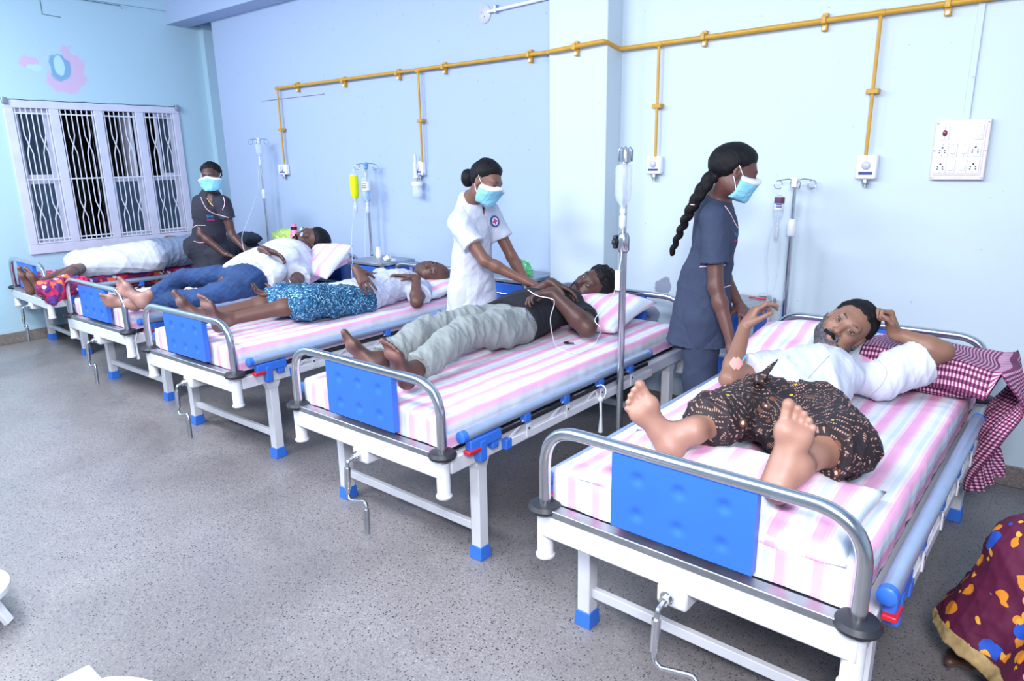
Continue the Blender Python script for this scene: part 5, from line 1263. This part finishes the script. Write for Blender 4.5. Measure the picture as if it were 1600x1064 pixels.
tw = sheet_uv('checked_towel', 'gingham', towel, 50, 90); tag(tw, 'maroon checked towel hanging off the right side of the nearest bed', 'towel')

# ---------------------------------------------------------------- bedside lockers and what stands on them
def locker(x0, x1, y0, y1, label, z=.8):
    t = empty('bedside_locker', label, 'cabinet', ((x0+x1)/2, (y0+y1)/2, 0), group='steel topped bedside lockers'); ox, oy = (x0+x1)/2, (y0+y1)/2
    w, d = (x1-x0)/2, (y1-y0)/2
    MB().box((-w, -d, z-.025), (w, d, z)).build('top', 'dull_steel', t, bevel=.004)
    b = MB(); b.box((-w+.02, -d+.02, .10), (w-.02, d-.02, .52)); b.build('body', 'white_enamel', t, bevel=.004)
    for sx in (-1, 1):
        for sy in (-1, 1): MB().box((sx*(w-.03)-.012, sy*(d-.03)-.012, 0), (sx*(w-.03)+.012, sy*(d-.03)+.012, z-.025)).build('leg', 'white_enamel', t)
    dr = MB().box((-w+.03, -d+.012, z-.17), (w-.03, d-.03, z-.035)).build('drawer', 'blue_panel', t, bevel=.004)
    MB().tube(arc_path([(-.05, -d+.012, z-.1), (-.05, -d-.01, z-.1), (.05, -d-.01, z-.1), (.05, -d+.012, z-.1)], .01), .005, 8).build('handle', 'steel', dr)
    do = MB().box((-w+.03, -d+.012, .13), (w-.03, -d+.03, .5)).build('door', 'blue_panel', t, bevel=.004)
    MB().lathe([(.008, 0), (.008, .02), (0, .022)], (w-.06, -d+.012, .34), (0, -1, 0), 10).build('knob', 'steel', do)
    return t
locker(-.56, -.14, -.36, .02, 'bedside locker holding the green bag and pink bottle')
locker(.95, 1.37, -.36, .0, 'bedside locker with steel top and white bottle, beside the drip stand with yellow bottle')
locker(2.40, 2.80, -.36, .03, 'bedside locker with blue drawer holding the small green bag, behind the white uniformed nurse')
locker(3.93, 4.31, -.34, -.02, 'bedside locker behind the nurse in slate scrubs')
def bottle(name, loc, prof, mat, label, cat='bottle'):
    o = MB().lathe(prof, (0, 0, 0), n=18).build(name, mat); o.location = loc; return tag(o, label, cat)
bt = empty('bottle', 'pink bottle with dark band standing in the green bag', 'bottle', tuple(P(459, 352, y=-.2)-A(0, 0, .05)))
bt.location.z = .86
M['pink_plastic'] = simple('pink_plastic', srgb(232, 130, 175), .35)
MB().lathe([(.03, 0), (.042, .01), (.045, .07), (.035, .11), (.026, .125), (.026, .155), (0, .157)], n=18).build('bottle_body', 'pink_plastic', bt); MB().lathe([(.027, .125), (.028, .127), (.028, .15), (.026, .152)], n=18).build('bottle_band', 'black_cord', bt); MB().lathe([(.024, .155), (.024, .178), (.0, .18)], n=16).build('cap', 'pink_plastic', bt)
def crumpled(name, loc, r, mat, label, seed, sx=(1, 1, 1)):
    bm = bmesh.new(); bmesh.ops.create_icosphere(bm, subdivisions=4, radius=1)
    for v in bm.verts:
        n = v.co.normalized(); k = 1+.45*noise.noise(n*2.3+Vector((seed, 0, 0)))+.38*abs(noise.noise(n*5+Vector((0, seed, 0))))+.22*abs(noise.noise(n*11+Vector((0, seed, 0)))); v.co = Vector((n.x*sx[0], n.y*sx[1], max(n.z*sx[2], -.55)))*k*r
    me = bpy.data.meshes.new(name); bm.to_mesh(me); bm.free(); me.materials.append(M[mat]); o = bpy.data.objects.new(name, me); COL.objects.link(o); o.location = loc; return tag(o, label, 'bag')
M['lime_bag'] = simple('lime_bag', srgb(205, 240, 120), .3, alpha=.72, var=.15, scale=40); M['green_bag'] = simple('green_bag', srgb(110, 215, 140), .3, alpha=.75, var=.15, scale=40)
crumpled('plastic_bag', tuple(A(P(450, 366, y=-.2))*A(1, 1, 0)+A(0, 0, .865)), .115, 'lime_bag', 'lime green plastic bag on the locker behind the man with glasses', 4, (1.25, .9, .9))
crumpled('plastic_bag', (2.62, -.17, .83), .052, 'green_bag', 'small green plastic bag on the locker behind the white uniformed nurse', 9, (1.2, 1, 1.1))
bottle('bottle', tuple(A(P(592, 402, z=.80))), [(.022, 0), (.024, .004), (.024, .055), (.02, .062), (.02, .085), (0, .087)], 'white_plastic', 'small white bottle on the steel locker beside the bald man')
o = MB().lathe([(.018, 0), (.022, .05), (.020, .05), (.016, .004)], n=14).build('paper_cup', 'white_plastic'); o.location = tuple(A(P(601, 405, z=.815))); o.rotation_euler = (0, 1.1, .4); tag(o, 'white paper cup tipped over on the steel locker', 'cup')
o = MB().box((-.035, -.02, 0), (.035, .02, .016)).build('medicine_packet', 'white_plastic', bevel=.002); o.location = tuple(A(P(612, 407, z=.80))); tag(o, 'small white medicine packet on the steel locker', 'packet')
o = MB(); o.tube(spline([(0, 0, .006), (.03, .01, .006), (.06, -.012, .006), (.1, .0, .006)], 5), .004, 6); o = o.build('red_cord', 'red_plastic'); o.location = tuple(A(P(1170, 466, z=.80))); tag(o, 'thin red cord lying on the locker behind the slate scrubs', 'cord')
o = MB().tube([(0, 0, .01), (.045, .005, .01)], .009, 10).build('vial', 'grey_plastic'); o.location = tuple(A(P(1186, 463, z=.80))); tag(o, 'small glass vial lying on the locker behind the slate scrubs', 'vial')
o = MB(); o.lathe([(.0, -.006), (.012, -.004), (.016, 0), (.012, .004), (0, .006)], (0, 0, .006), n=12); o.tube([(.012, 0, .006), (.04, .01, .006)], .004, 6); o = o.build('key_ring_fob', 'black_cord'); o.location = tuple(A(P(885, 537, z=.658))); tag(o, 'small dark key fob lying on the sheet beside the black T-shirt', 'key fob')
# dark folded blanket by the bedhead
b = Body(); b.ell(A(-.93, -.32, .78), A(.2, .26, .12), None, .03); b.ell(A(-1.12, -.30, .75), A(.2, .24, .1), None, .05); b.ell(A(-.78, -.22, .86), A(.13, .14, .07), None, .05)
o = cloth('blanket', b, .008, 'dark_blanket', None, None, .014, 14, 71, floor_z=MZ+.003); tag(o, 'dark blanket heaped at the head of the window bed behind the charcoal nurse', 'blanket')

# ---------------------------------------------------------------- drip stands, bottles, lines
def stand(label, x, y, ztop, hooks, coup='white_plastic', joint=None, r=.0095, knob=False, hd='steel', ang=0):
    t = empty('drip_stand', label, 'drip stand', (x, y, 0), ang, 'drip stands')
    MB().tube([(0, 0, .03), (0, 0, joint or ztop*.7)], r*1.25, 14).build('lower_pole', 'steel', t); MB().tube([(0, 0, (joint or ztop*.7)-.1), (0, 0, ztop)], r*.85, 12).build('upper_pole', 'steel', t)
    for k in range(3):
        a = 2*PI*k/3+.5; MB().tube(arc_path([(0, 0, .10), (.06*math.cos(a), .06*math.sin(a), .09), (.17*math.cos(a), .17*math.sin(a), .02), (.18*math.cos(a), .18*math.sin(a), .012)], .03, 3), .009, 8).build('foot', 'steel', t)
    jz = joint or ztop*.7
    MB().lathe([(r*1.5, -.045), (r*2.1, -.035), (r*2.1, .02), (r*1.6, .04), (r, .045)], (0, 0, jz), n=14).build('clamp', coup, t)
    if knob:
        k = MB(); 
        for q in range(6): a = q*PI/3; k.lathe([(.012, -.008), (.014, 0), (.012, .008)], (-.035, .02*math.cos(a), jz+.02*math.sin(a)), (1, 0, 0), 10)
        k.lathe([(.02, -.012), (.02, .012)], (-.035, 0, jz), (1, 0, 0), 14); k.tube([(-.03, 0, jz), (0, 0, jz)], .006, 8); k.build('clamp_knob', 'black_rubber', t)
    MB().lathe([(r*1.2, -.035), (r*2, -.03), (r*2, .012), (r, .02)], (0, 0, ztop), n=14).build('hook_hub', coup if hd == 'steel' else hd, t)
    return t
def hook(t, ztop, d, big=.05, drop=.03):
    d = Vector(d).normalized(); p = [Vector((0, 0, ztop)), d*big*.6+Vector((0, 0, ztop+.01)), d*big*1.35+Vector((0, 0, ztop+.004))]
    c = p[-1]+Vector((0, 0, -.022)); ring = [c+d*.021*math.sin(a)+Vector((0, 0, .021*math.cos(a))) for a in [2*PI*k/14*.95 for k in range(1, 15)]]
    MB().tube(p+ring, .0028, 6).build('hook', 'steel', t)
rx = Vector((R_[0], R_[1], 0)).normalized()
tA = stand('slim drip stand near the corner of the room behind the charcoal nurse', -.60, -.10, 1.79, 2, joint=1.29, r=.008)
tB = stand('drip stand with light blue clamps holding yellow bottle', .90, -.06, 1.55, 2, coup='light_blue_plastic', joint=1.30, r=.009)
tC = stand('thick chrome drip stand with black knob between the two nearest beds', 4.01, -1.20, 1.585, 2, coup='steel', joint=1.21, r=.0125, knob=True)
tD = stand('drip stand with white clamp and vial by the wall behind the nearest bed', 4.385, -.10, 1.44, 2, joint=1.20, r=.0105)
for t_, z_ in ((tA, 1.79), (tB, 1.55), (tD, 1.44)):
    for s_ in (-1, 1): hook(t_, z_, rx*s_, .055 if t_ is not tD else .065)
    hook(t_, z_, Vector((-rx.y, rx.x, 0)), .03); hook(t_, z_, Vector((rx.y, -rx.x, 0)), .03)
for k_ in range(4):
    a = k_*PI/2+.4; d = Vector((math.cos(a), math.sin(a), 0)); MB().tube([Vector((0, 0, 1.60)), d*.02+Vector((0, 0, 1.615)), d*.03+Vector((0, 0, 1.60)), d*.028+Vector((0, 0, 1.555))], .004, 6).build('hook', 'steel', tC)
def drip_bottle(label, top, h, r, mat='saline_plastic', fluid=None, lab=True, lv=.7, flat=1.):
    """soft bottle hanging upside down: neck at the bottom"""
    t = empty('drip_bottle', label, 'bottle', tuple(top)); 
    b = MB().lathe([(r*.3, -.01), (r*.9, -.016), (r, -.03), (r, -h*.7), (r*.85, -h*.82), (r*.35, -h*.93), (r*.3, -h)], n=18).build('bottle_body', mat, t)
    if fluid: MB().lathe([(r*1.01, -h*(1-lv)), (r*1.015, -h*.7), (r*.87, -h*.82), (r*.3, -h*.92), (r*.2, -h*.97)], n=18).build('fluid', fluid, t)
    MB().tube([(0, 0, -.012), (-.008, 0, .012), (0, 0, .022), (.008, 0, .012), (0, 0, -.012)], .0022, 5).build('hanger', 'white_plastic', t)
    MB().lathe([(r*.36, 0), (r*.36, -.018), (r*.25, -.02), (r*.25, -.028), (r*.42, -.03), (r*.42, -.075), (r*.2, -.085), (.002, -.09)], (0, 0, -h), n=12).build('drip_chamber', 'tube_plastic', t)
    if lab:
        lb = MB(); a0, a1 = -2.6, .1; n = 12; vs = [((r+.0008)*math.cos(a0+(a1-a0)*k/n), (r+.0008)*math.sin(a0+(a1-a0)*k/n), z_) for z_ in (-h*.22, -h*.55) for k in range(n+1)]
        lb.add(vs, [(k, k+1, n+2+k, n+1+k) for k in range(n)]); lo = lb.build('label', 'white_plastic', t)
        for q in range(3):
            l2 = MB(); zz = -h*(.28+.08*q); vs = [((r+.0015)*math.cos(-1.9+1.2*k/8), (r+.0015)*math.sin(-1.9+1.2*k/8), z_) for z_ in (zz, zz-.006) for k in range(9)]; l2.add(vs, [(k, k+1, 10+k, 9+k) for k in range(8)]); l2.build('print_line', 'label_print', lo)
    return t
def hang(px, py, y): return P(px, py, y=y)
drip_bottle('clear drip bottle on the slim stand near the room corner', hang(403, 222, -.13), .13, .03, lab=False)
drip_bottle('bright yellow fluid bottle hanging on the blue clamped stand', hang(552, 268, -.09), .25, .036, 'saline_plastic', 'yellow_fluid', lab=False, lv=.86)
drip_bottle('clear labelled drip bottle beside the yellow one', hang(571, 274, -.09), .22, .036)
drip_bottle('clear drip bottle high on the thick chrome stand', hang(975, 252, -1.22), .20, .036, lab=False)
vl = drip_bottle('small clear vial with purple label hanging on the rear drip stand', hang(1219, 302, -.12), .15, .024, lab=True)
M['purple_label'] = simple('purple_label', srgb(110, 62, 88), .6); MB().lathe([(.0252, -.02), (.0255, -.022), (.0255, -.05), (.0252, -.052)], n=16).build('colour_band', 'purple_label', vl)
def line(label, pts, r=.0019, mat='tube_plastic'): return tag(MB().tube(spline([tuple(p) for p in pts], 8), r, 6).build('drip_line', mat), label, 'tube')
line('fine drip line from the slim stand to hand of man with glasses', [P(403, 262, y=-.13), P(404, 290, y=-.3), P(396, 320, y=-.6), P(385, 350, y=-.95), P(378, 372, y=-1.2), P(384, 398, y=-1.38), P(395, 402, y=-1.4), P(405, 392, y=-1.35), P(412, 388, y=-1.3)])
line('fine drip line dropping from yellow bottle past the steel locker', [P(552, 318, y=-.09), P(553, 335, y=-.15), P(550, 360, y=-.3), P(550, 395, y=-.45), P(552, 420, y=-.6), P(556, 424, y=-.8)])
line('fine drip line dropping from the labelled clear bottle', [P(571, 326, y=-.09), P(571, 345, y=-.1), P(570, 380, y=-.12), P(571, 402, y=-.2)])
line('white drip line looping over man in black T-shirt to his hand', [P(973, 352, y=-1.22), P(972, 390, y=-1.22), P(966, 430, y=-1.22), P(962, 448, y=-1.2), P(954, 470, y=-1.15), P(930, 498, y=-1.05), P(938, 512, y=-1.08), P(938, 520, z=.70), P(925, 542, z=.66), P(900, 552, z=.66), P(875, 545, z=.66), P(866, 535, z=.70), P(860, 500, z=.84), P(866, 475, z=.93), P(862, 467, z=.96), P(840, 462, z=.955), P(825, 453, z=.96)], .0022, 'white_plastic')
o = MB().box((-.012, -.004, -.045), (.012, .004, .045)).build('line_clamp', 'white_plastic', bevel=.003); o.location = tuple(A(P(965, 438, y=-1.225))); tag(o, 'white roller clamp taped to the thick chrome stand', 'clamp')
line('fine drip line hanging from vial behind the nearest bed', [P(1218, 352, y=-.12), P(1219, 385, y=-.13), P(1214, 430, y=-.14), P(1207, 455, y=-.2), P(1208, 478, y=-.3)])
line('second thin tube hanging beside the rear drip stand', [P(1213, 340, y=-.12), P(1204, 365, y=-.12), P(1199, 400, y=-.13), P(1200, 440, y=-.14), P(1198, 472, y=-.3)])
def knotted(label, i, x, y, z, l):
    b = BP(i, x, y, z); m = MB(); m.tube([b+Vector((.028*math.cos(a), .006*math.sin(a*2), .035*math.sin(a))) for a in [2*PI*k/12 for k in range(12)]], .0035, 6, closed=True); m.tube([b+Vector((0, 0, -.03)), b+Vector((.004, 0, -.03-l*.5)), b+Vector((0, .003, -.03-l))], [.006, .005, .011], 7)
    m.lathe([(.003, .01), (.013, 0), (.012, -.012), (.003, -.018)], tuple(b+Vector((0, 0, -.03))), n=8); tag(m.build('string_tie', 'string'), label, 'string')
knotted('white string tied to the rail of the bed with man in black T-shirt', 3, .512, .98, .515, .17); knotted('white string knotted at the foot corner of the bed under man in jeans', 1, .46, .03, .50, .13)

# ---------------------------------------------------------------- gas pipe, outlets, switchboard and other wall fittings
t = empty('gas_pipe', 'yellow gas pipe running along the back wall with four drops', 'pipe', (0, 0, 2.2)); zl, zr = 2.262, 2.218; yl, yp, yr = .02, -.205, -.035
def wp(p): return (p[0], p[1], p[2]-2.2)
def ztrue(px, py, y): return P(px, py, y=y)
a0 = P(433, 138, y=yl); a1 = P(856, 81.5, y=yl)
MB().tube([wp(a0), wp(a1)], .0125, 10).build('pipe_run', 'yellow_pipe', t)
b0 = P(858, 81, y=yp); b1 = P(944, 64, y=yp); c0 = P(968, 77, y=yr); c1 = P(1650, -18, y=yr)
MB().tube(arc_path([wp(b0), wp(b1), wp(c0), wp(c1)], .03), .0135, 10).build('pipe_run', 'yellow_pipe', t)
MB().tube([wp(a1), wp(b0+A(-.01, 0, 0))], .012, 8).build('pipe_run', 'yellow_pipe', t)
drops = [((433, 138), (445, 256), yl), ((653, 111), (656, 253), yl), ((1030, 69), (1026, 245), yr), ((1377, 20), (1356, 242), yr)]
for (a, b, y) in drops:
    p = P(*a, y=y); q = P(*b, y=y); MB().tube([wp(p), wp((p[0], p[1], q[2]))], .0085, 8).build('pipe_drop', 'yellow_pipe', t); MB().lathe([(.016, -.02), (.016, .02)], wp(p), (1, 0, 0), 10).build('tee', 'yellow_pipe', t)
    z = p[2]*.46+q[2]*.54; cl = MB(); cl.box((p[0]-.028, y-.014, z-2.2-.012), (p[0]+.028, y+.03, z-2.2+.012)); cl.build('pipe_clip', 'yellow_pipe', t, bevel=.003)
for (a, y) in (((462, 134), yl), ((535, 126), yl), ((620, 114), yl), ((692, 104), yl), ((826, 85), yl), ((898, 73), yp), ((1099, 57), yr), ((1288, 31), yr), ((1482, 5), yr)):
    p = P(*a, y=y); x, z = p[0], p[2]-2.2
    c = MB(); c.box((x-.012, y-.018, z-.018), (x+.012, y+.034, z+.018)); c.box((x-.014, y+.01, z-.05), (x+.014, y+.034, z+.032)); co_ = c.build('pipe_clamp', 'yellow_pipe', t, bevel=.003)
    MB().lathe([(.009, 0), (.009, .006), (0, .007)], (x, y+.01, z-.038), (0, -1, 0), 8).build('screw', 'white_plastic', co_)
def outlet(label, p0, p1, y, big=1.):
    a = P(*p0, y=y); b = P(*p1, y=y); w_, h_ = (b[0]-a[0])/2, (a[2]-b[2])/2; cx, cz = (a[0]+b[0])/2, (a[2]+b[2])/2
    t = empty('gas_outlet', label, 'outlet', (cx, y, cz), group='white gas outlets on the wall')
    w_ = abs(w_)
    MB().box((-w_, -.045, -h_), (w_, .0, h_)).build('housing', 'white_plastic', t, bevel=.012, seg=3)
    MB().lathe([(w_*.4, 0), (w_*.4, .01), (w_*.3, .014), (0, .014)], (-.0, -.045, h_*.15), (0, -1, 0), 16).build('socket', 'grey_plastic', t)
    MB().box((-w_*.65, -.047, -h_*.62), (w_*.65, -.045, -h_*.38)).build('nameplate', 'label_print', t)
    MB().lathe([(.016, 0), (.018, -.01), (.018, -.02), (.012, -.024), (.012, -.036), (0, -.036)], (0, -.024, -h_), (0, 0, 1), 12).build('probe', 'dull_steel', t); return t
outlet('white gas outlet on the far pipe drop, nearest the room corner', (440, 257), (454, 273), YB); outlet('white gas outlet with suction jar, left of the white uniformed nurse', (651, 252), (667, 274), YB)
outlet('white gas outlet just right of the pillar', (1015, 244), (1037, 272), 0); outlet('white gas outlet left of the switchboard', (1342, 242), (1371, 280), 0)
jt = empty('suction_jar', 'clear suction jar with regulator hanging by the second gas outlet', 'jar', tuple(P(652, 290, y=.0)))
MB().lathe([(.036, -.085), (.04, -.08), (.04, .0), (.036, .01)], n=18).build('jar', 'clear_plastic', jt); MB().lathe([(.044, 0), (.044, .028), (.03, .034), (0, .034)], n=18).build('lid', 'white_plastic', jt); MB().lathe([(.03, -.078), (.034, -.075), (.034, -.05), (0, -.05)], n=16).build('water', 'saline_plastic', jt)
MB().tube([(0, 0, .03), (0, 0, .075), (.03, .02, .09), (.055, .03, .09)], .008, 8).build('elbow', 'dull_steel', jt); MB().tube([(-.01, 0, .08), (-.01, 0, .24)], .011, 12).build('flow_tube', 'tube_plastic', jt); MB().lathe([(.02, 0), (.022, .01), (.02, .02)], (-.01, 0, .06), (0, 0, 1), 12).build('valve', 'white_plastic', jt)
# switchboard
a, b = P(1466, 187, y=0), P(1537, 281, y=0); cx, cz, W_, H_ = 5.086, 1.581, .108, .134
t = empty('switchboard', 'white switchboard with red lamp, sockets and rocker switches on right wall', 'switchboard', (cx, 0, cz))
MB().box((-W_, -.032, -H_), (W_, 0, H_)).build('board', 'board_plastic', t, bevel=.004); MB().box((-W_+.015, -.035, -H_+.022), (W_-.015, -.032, H_-.022)).build('face_plate', 'board_plastic', t, bevel=.001)
for sx, sz in ((-1, -1), (1, -1), (-1, 1), (1, 1), (-1.02, 0), (1.02, 0)): MB().lathe([(.005, 0), (.005, .003), (0, .004)], (sx*(W_-.009), -.032, sz*(H_-.012)), (0, -1, 0), 8).build('screw', 'dull_steel', t)
def module(x, z, w_, h_): return MB().box((x-w_, -.039, z-h_), (x+w_, -.034, z+h_)).build('module', 'white_plastic', t, bevel=.0015)
def dots(mo, x, z, pts, r):
    for dx, dz in pts: MB().lathe([(r, 0), (r, .0008), (0, .0009)], (x+dx, -.039, z+dz), (0, -1, 0), 8).build('socket_hole', 'dark_hole', mo)
m_ = module(-.066, .076, .017, .031); dots(m_, -.066, .076, ((0, .023), (0, -.023)), .002); bm_ = MB().lathe([(.0095, 0), (.0095, .004), (.006, .007), (0, .008)], (0, 0, 0), (0, -1, 0), 14); M['lamp_red'] = simple('lamp_red', srgb(120, 45, 55), .2); lo = bm_.build('indicator_lamp', 'lamp_red', m_); lo.location = (-.066, -.039, .076); lo.scale = (1, 1, 1.6)
def switch(x, z):
    mo = module(x, z, .0165, .031); dots(mo, x, z, ((0, .025), (0, -.025)), .0018); r_ = MB(); r_.add([(x-.009, -.039, z-.018), (x+.009, -.039, z-.018), (x+.009, -.039, z+.018), (x-.009, -.039, z+.018), (x-.009, -.047, z-.016), (x+.009, -.047, z-.016), (x+.009, -.041, z+.018), (x-.009, -.041, z+.018)], [(0, 1, 2, 3), (7, 6, 5, 4), (0, 4, 5, 1), (1, 5, 6, 2), (2, 6, 7, 3), (3, 7, 4, 0)]); r_.build('rocker', 'white_plastic', mo)
def sock(x, z):
    mo = module(x, z, .0225, .031); dots(mo, x, z, ((0, .025), (0, -.025)), .0018); dots(mo, x, z, ((0, .011),), .0044); dots(mo, x, z, ((-.010, -.001), (.010, -.001), (-.011, -.011), (.011, -.011)), .0031)
switch(.067, .076)
for z in (.0, -.074): sock(-.068, z); switch(-.026, z); switch(.019, z); sock(.062, z)
tag(MB().box((5.077, -.012, cz+H_), (5.105, 0, ZC)).build('cable_conduit', 'wall_right_part', bevel=.002), 'pale blue cable trunking rising from the switchboard', 'conduit')
# round cover and conduit high on the wall
c_ = P(757, 22, y=.06); t = empty('junction_cover', 'round white cover plate high on the back wall', 'cover', tuple(c_)); MB().lathe([(.062, 0), (.062, .008), (.055, .012), (0, .012)], (0, 0, 0), (0, -1, 0), 28).build('plate', 'grey_plastic', t)
for q in ((-.015, .01), (.0, 0), (.008, -.02), (.012, -.016)): MB().lathe([(.003, 0), (.003, .002), (0, .002)], (q[0], -.012, q[1]), (0, -1, 0), 6).build('screw', 'dark_hole', t)
t = empty('conduit_pipe', 'white conduit pipe leading right from the round cover', 'pipe', tuple(c_)); e_ = P(860, -3, y=.06)-c_
MB().tube([(.05, -.02, .006), (e_[0], -.02, e_[2])], .011, 10).build('pipe', 'white_plastic', t); MB().box((.11, -.034, -.012), (.13, 0, .04)).build('clip', 'dull_steel', t, bevel=.003)
tag(MB().tube([P(408, 157, y=.05), P(505, 146, y=.05)], .006, 6).build('wall_rail', 'grey_plastic'), 'thin horizontal rod fixed under the gas pipe near the corner', 'rod')

# ---------------------------------------------------------------- bottom edge of the picture
def stool(label, x, y, z, r, mat='white_plastic'):
    t = empty('stool', label, 'stool', (x, y, 0)); MB().lathe([(r*.9, z-.03), (r, z-.025), (r, z-.006), (r*.95, z), (0, z)], n=28).build('seat', mat, t)
    for k in range(4):
        a = k*PI/2+.78; MB().beam((r*1.0*math.cos(a), r*1.0*math.sin(a), 0), (r*.7*math.cos(a), r*.7*math.sin(a), z-.02), .035, .02).build('leg', mat, t, bevel=.003)
    return t
sp_ = P(-10, 968, z=.06); stool('low white plastic stool standing in for a bed post, cut off by the left edge', sp_[0]-.165, sp_[1]-.07, .13, .17)  # stand-in shape for what is probably the foot of a bed post
bn = P(235, 1062, z=.45); t = empty('bench', 'low white bench standing in for the opposite bed, under a pink striped pillow', 'bench', (bn[0], bn[1]-.17, 0)); MB().box((-.3, -.14, .33), (.3, .14, .36)).build('seat', 'white_enamel', t, bevel=.004)  # simple support in place of the opposite bed that holds this pillow
for sx in (-1, 1):
    for sy in (-1, 1): MB().box((sx*.27-.015, sy*.11-.015, 0), (sx*.27+.015, sy*.11+.015, .33)).build('leg', 'white_enamel', t)
q = pillow('pillow', 0, (0, 0, 0), (.42, .30, .12), seed=33, corners=.06); q.matrix_world = Matrix.Translation((bn[0]+.075, bn[1]-.11, .418)) @ Matrix.Rotation(.55, 4, 'Z'); tag(q, 'pale pink striped pillow cut off by the bottom edge, left of centre', 'pillow')
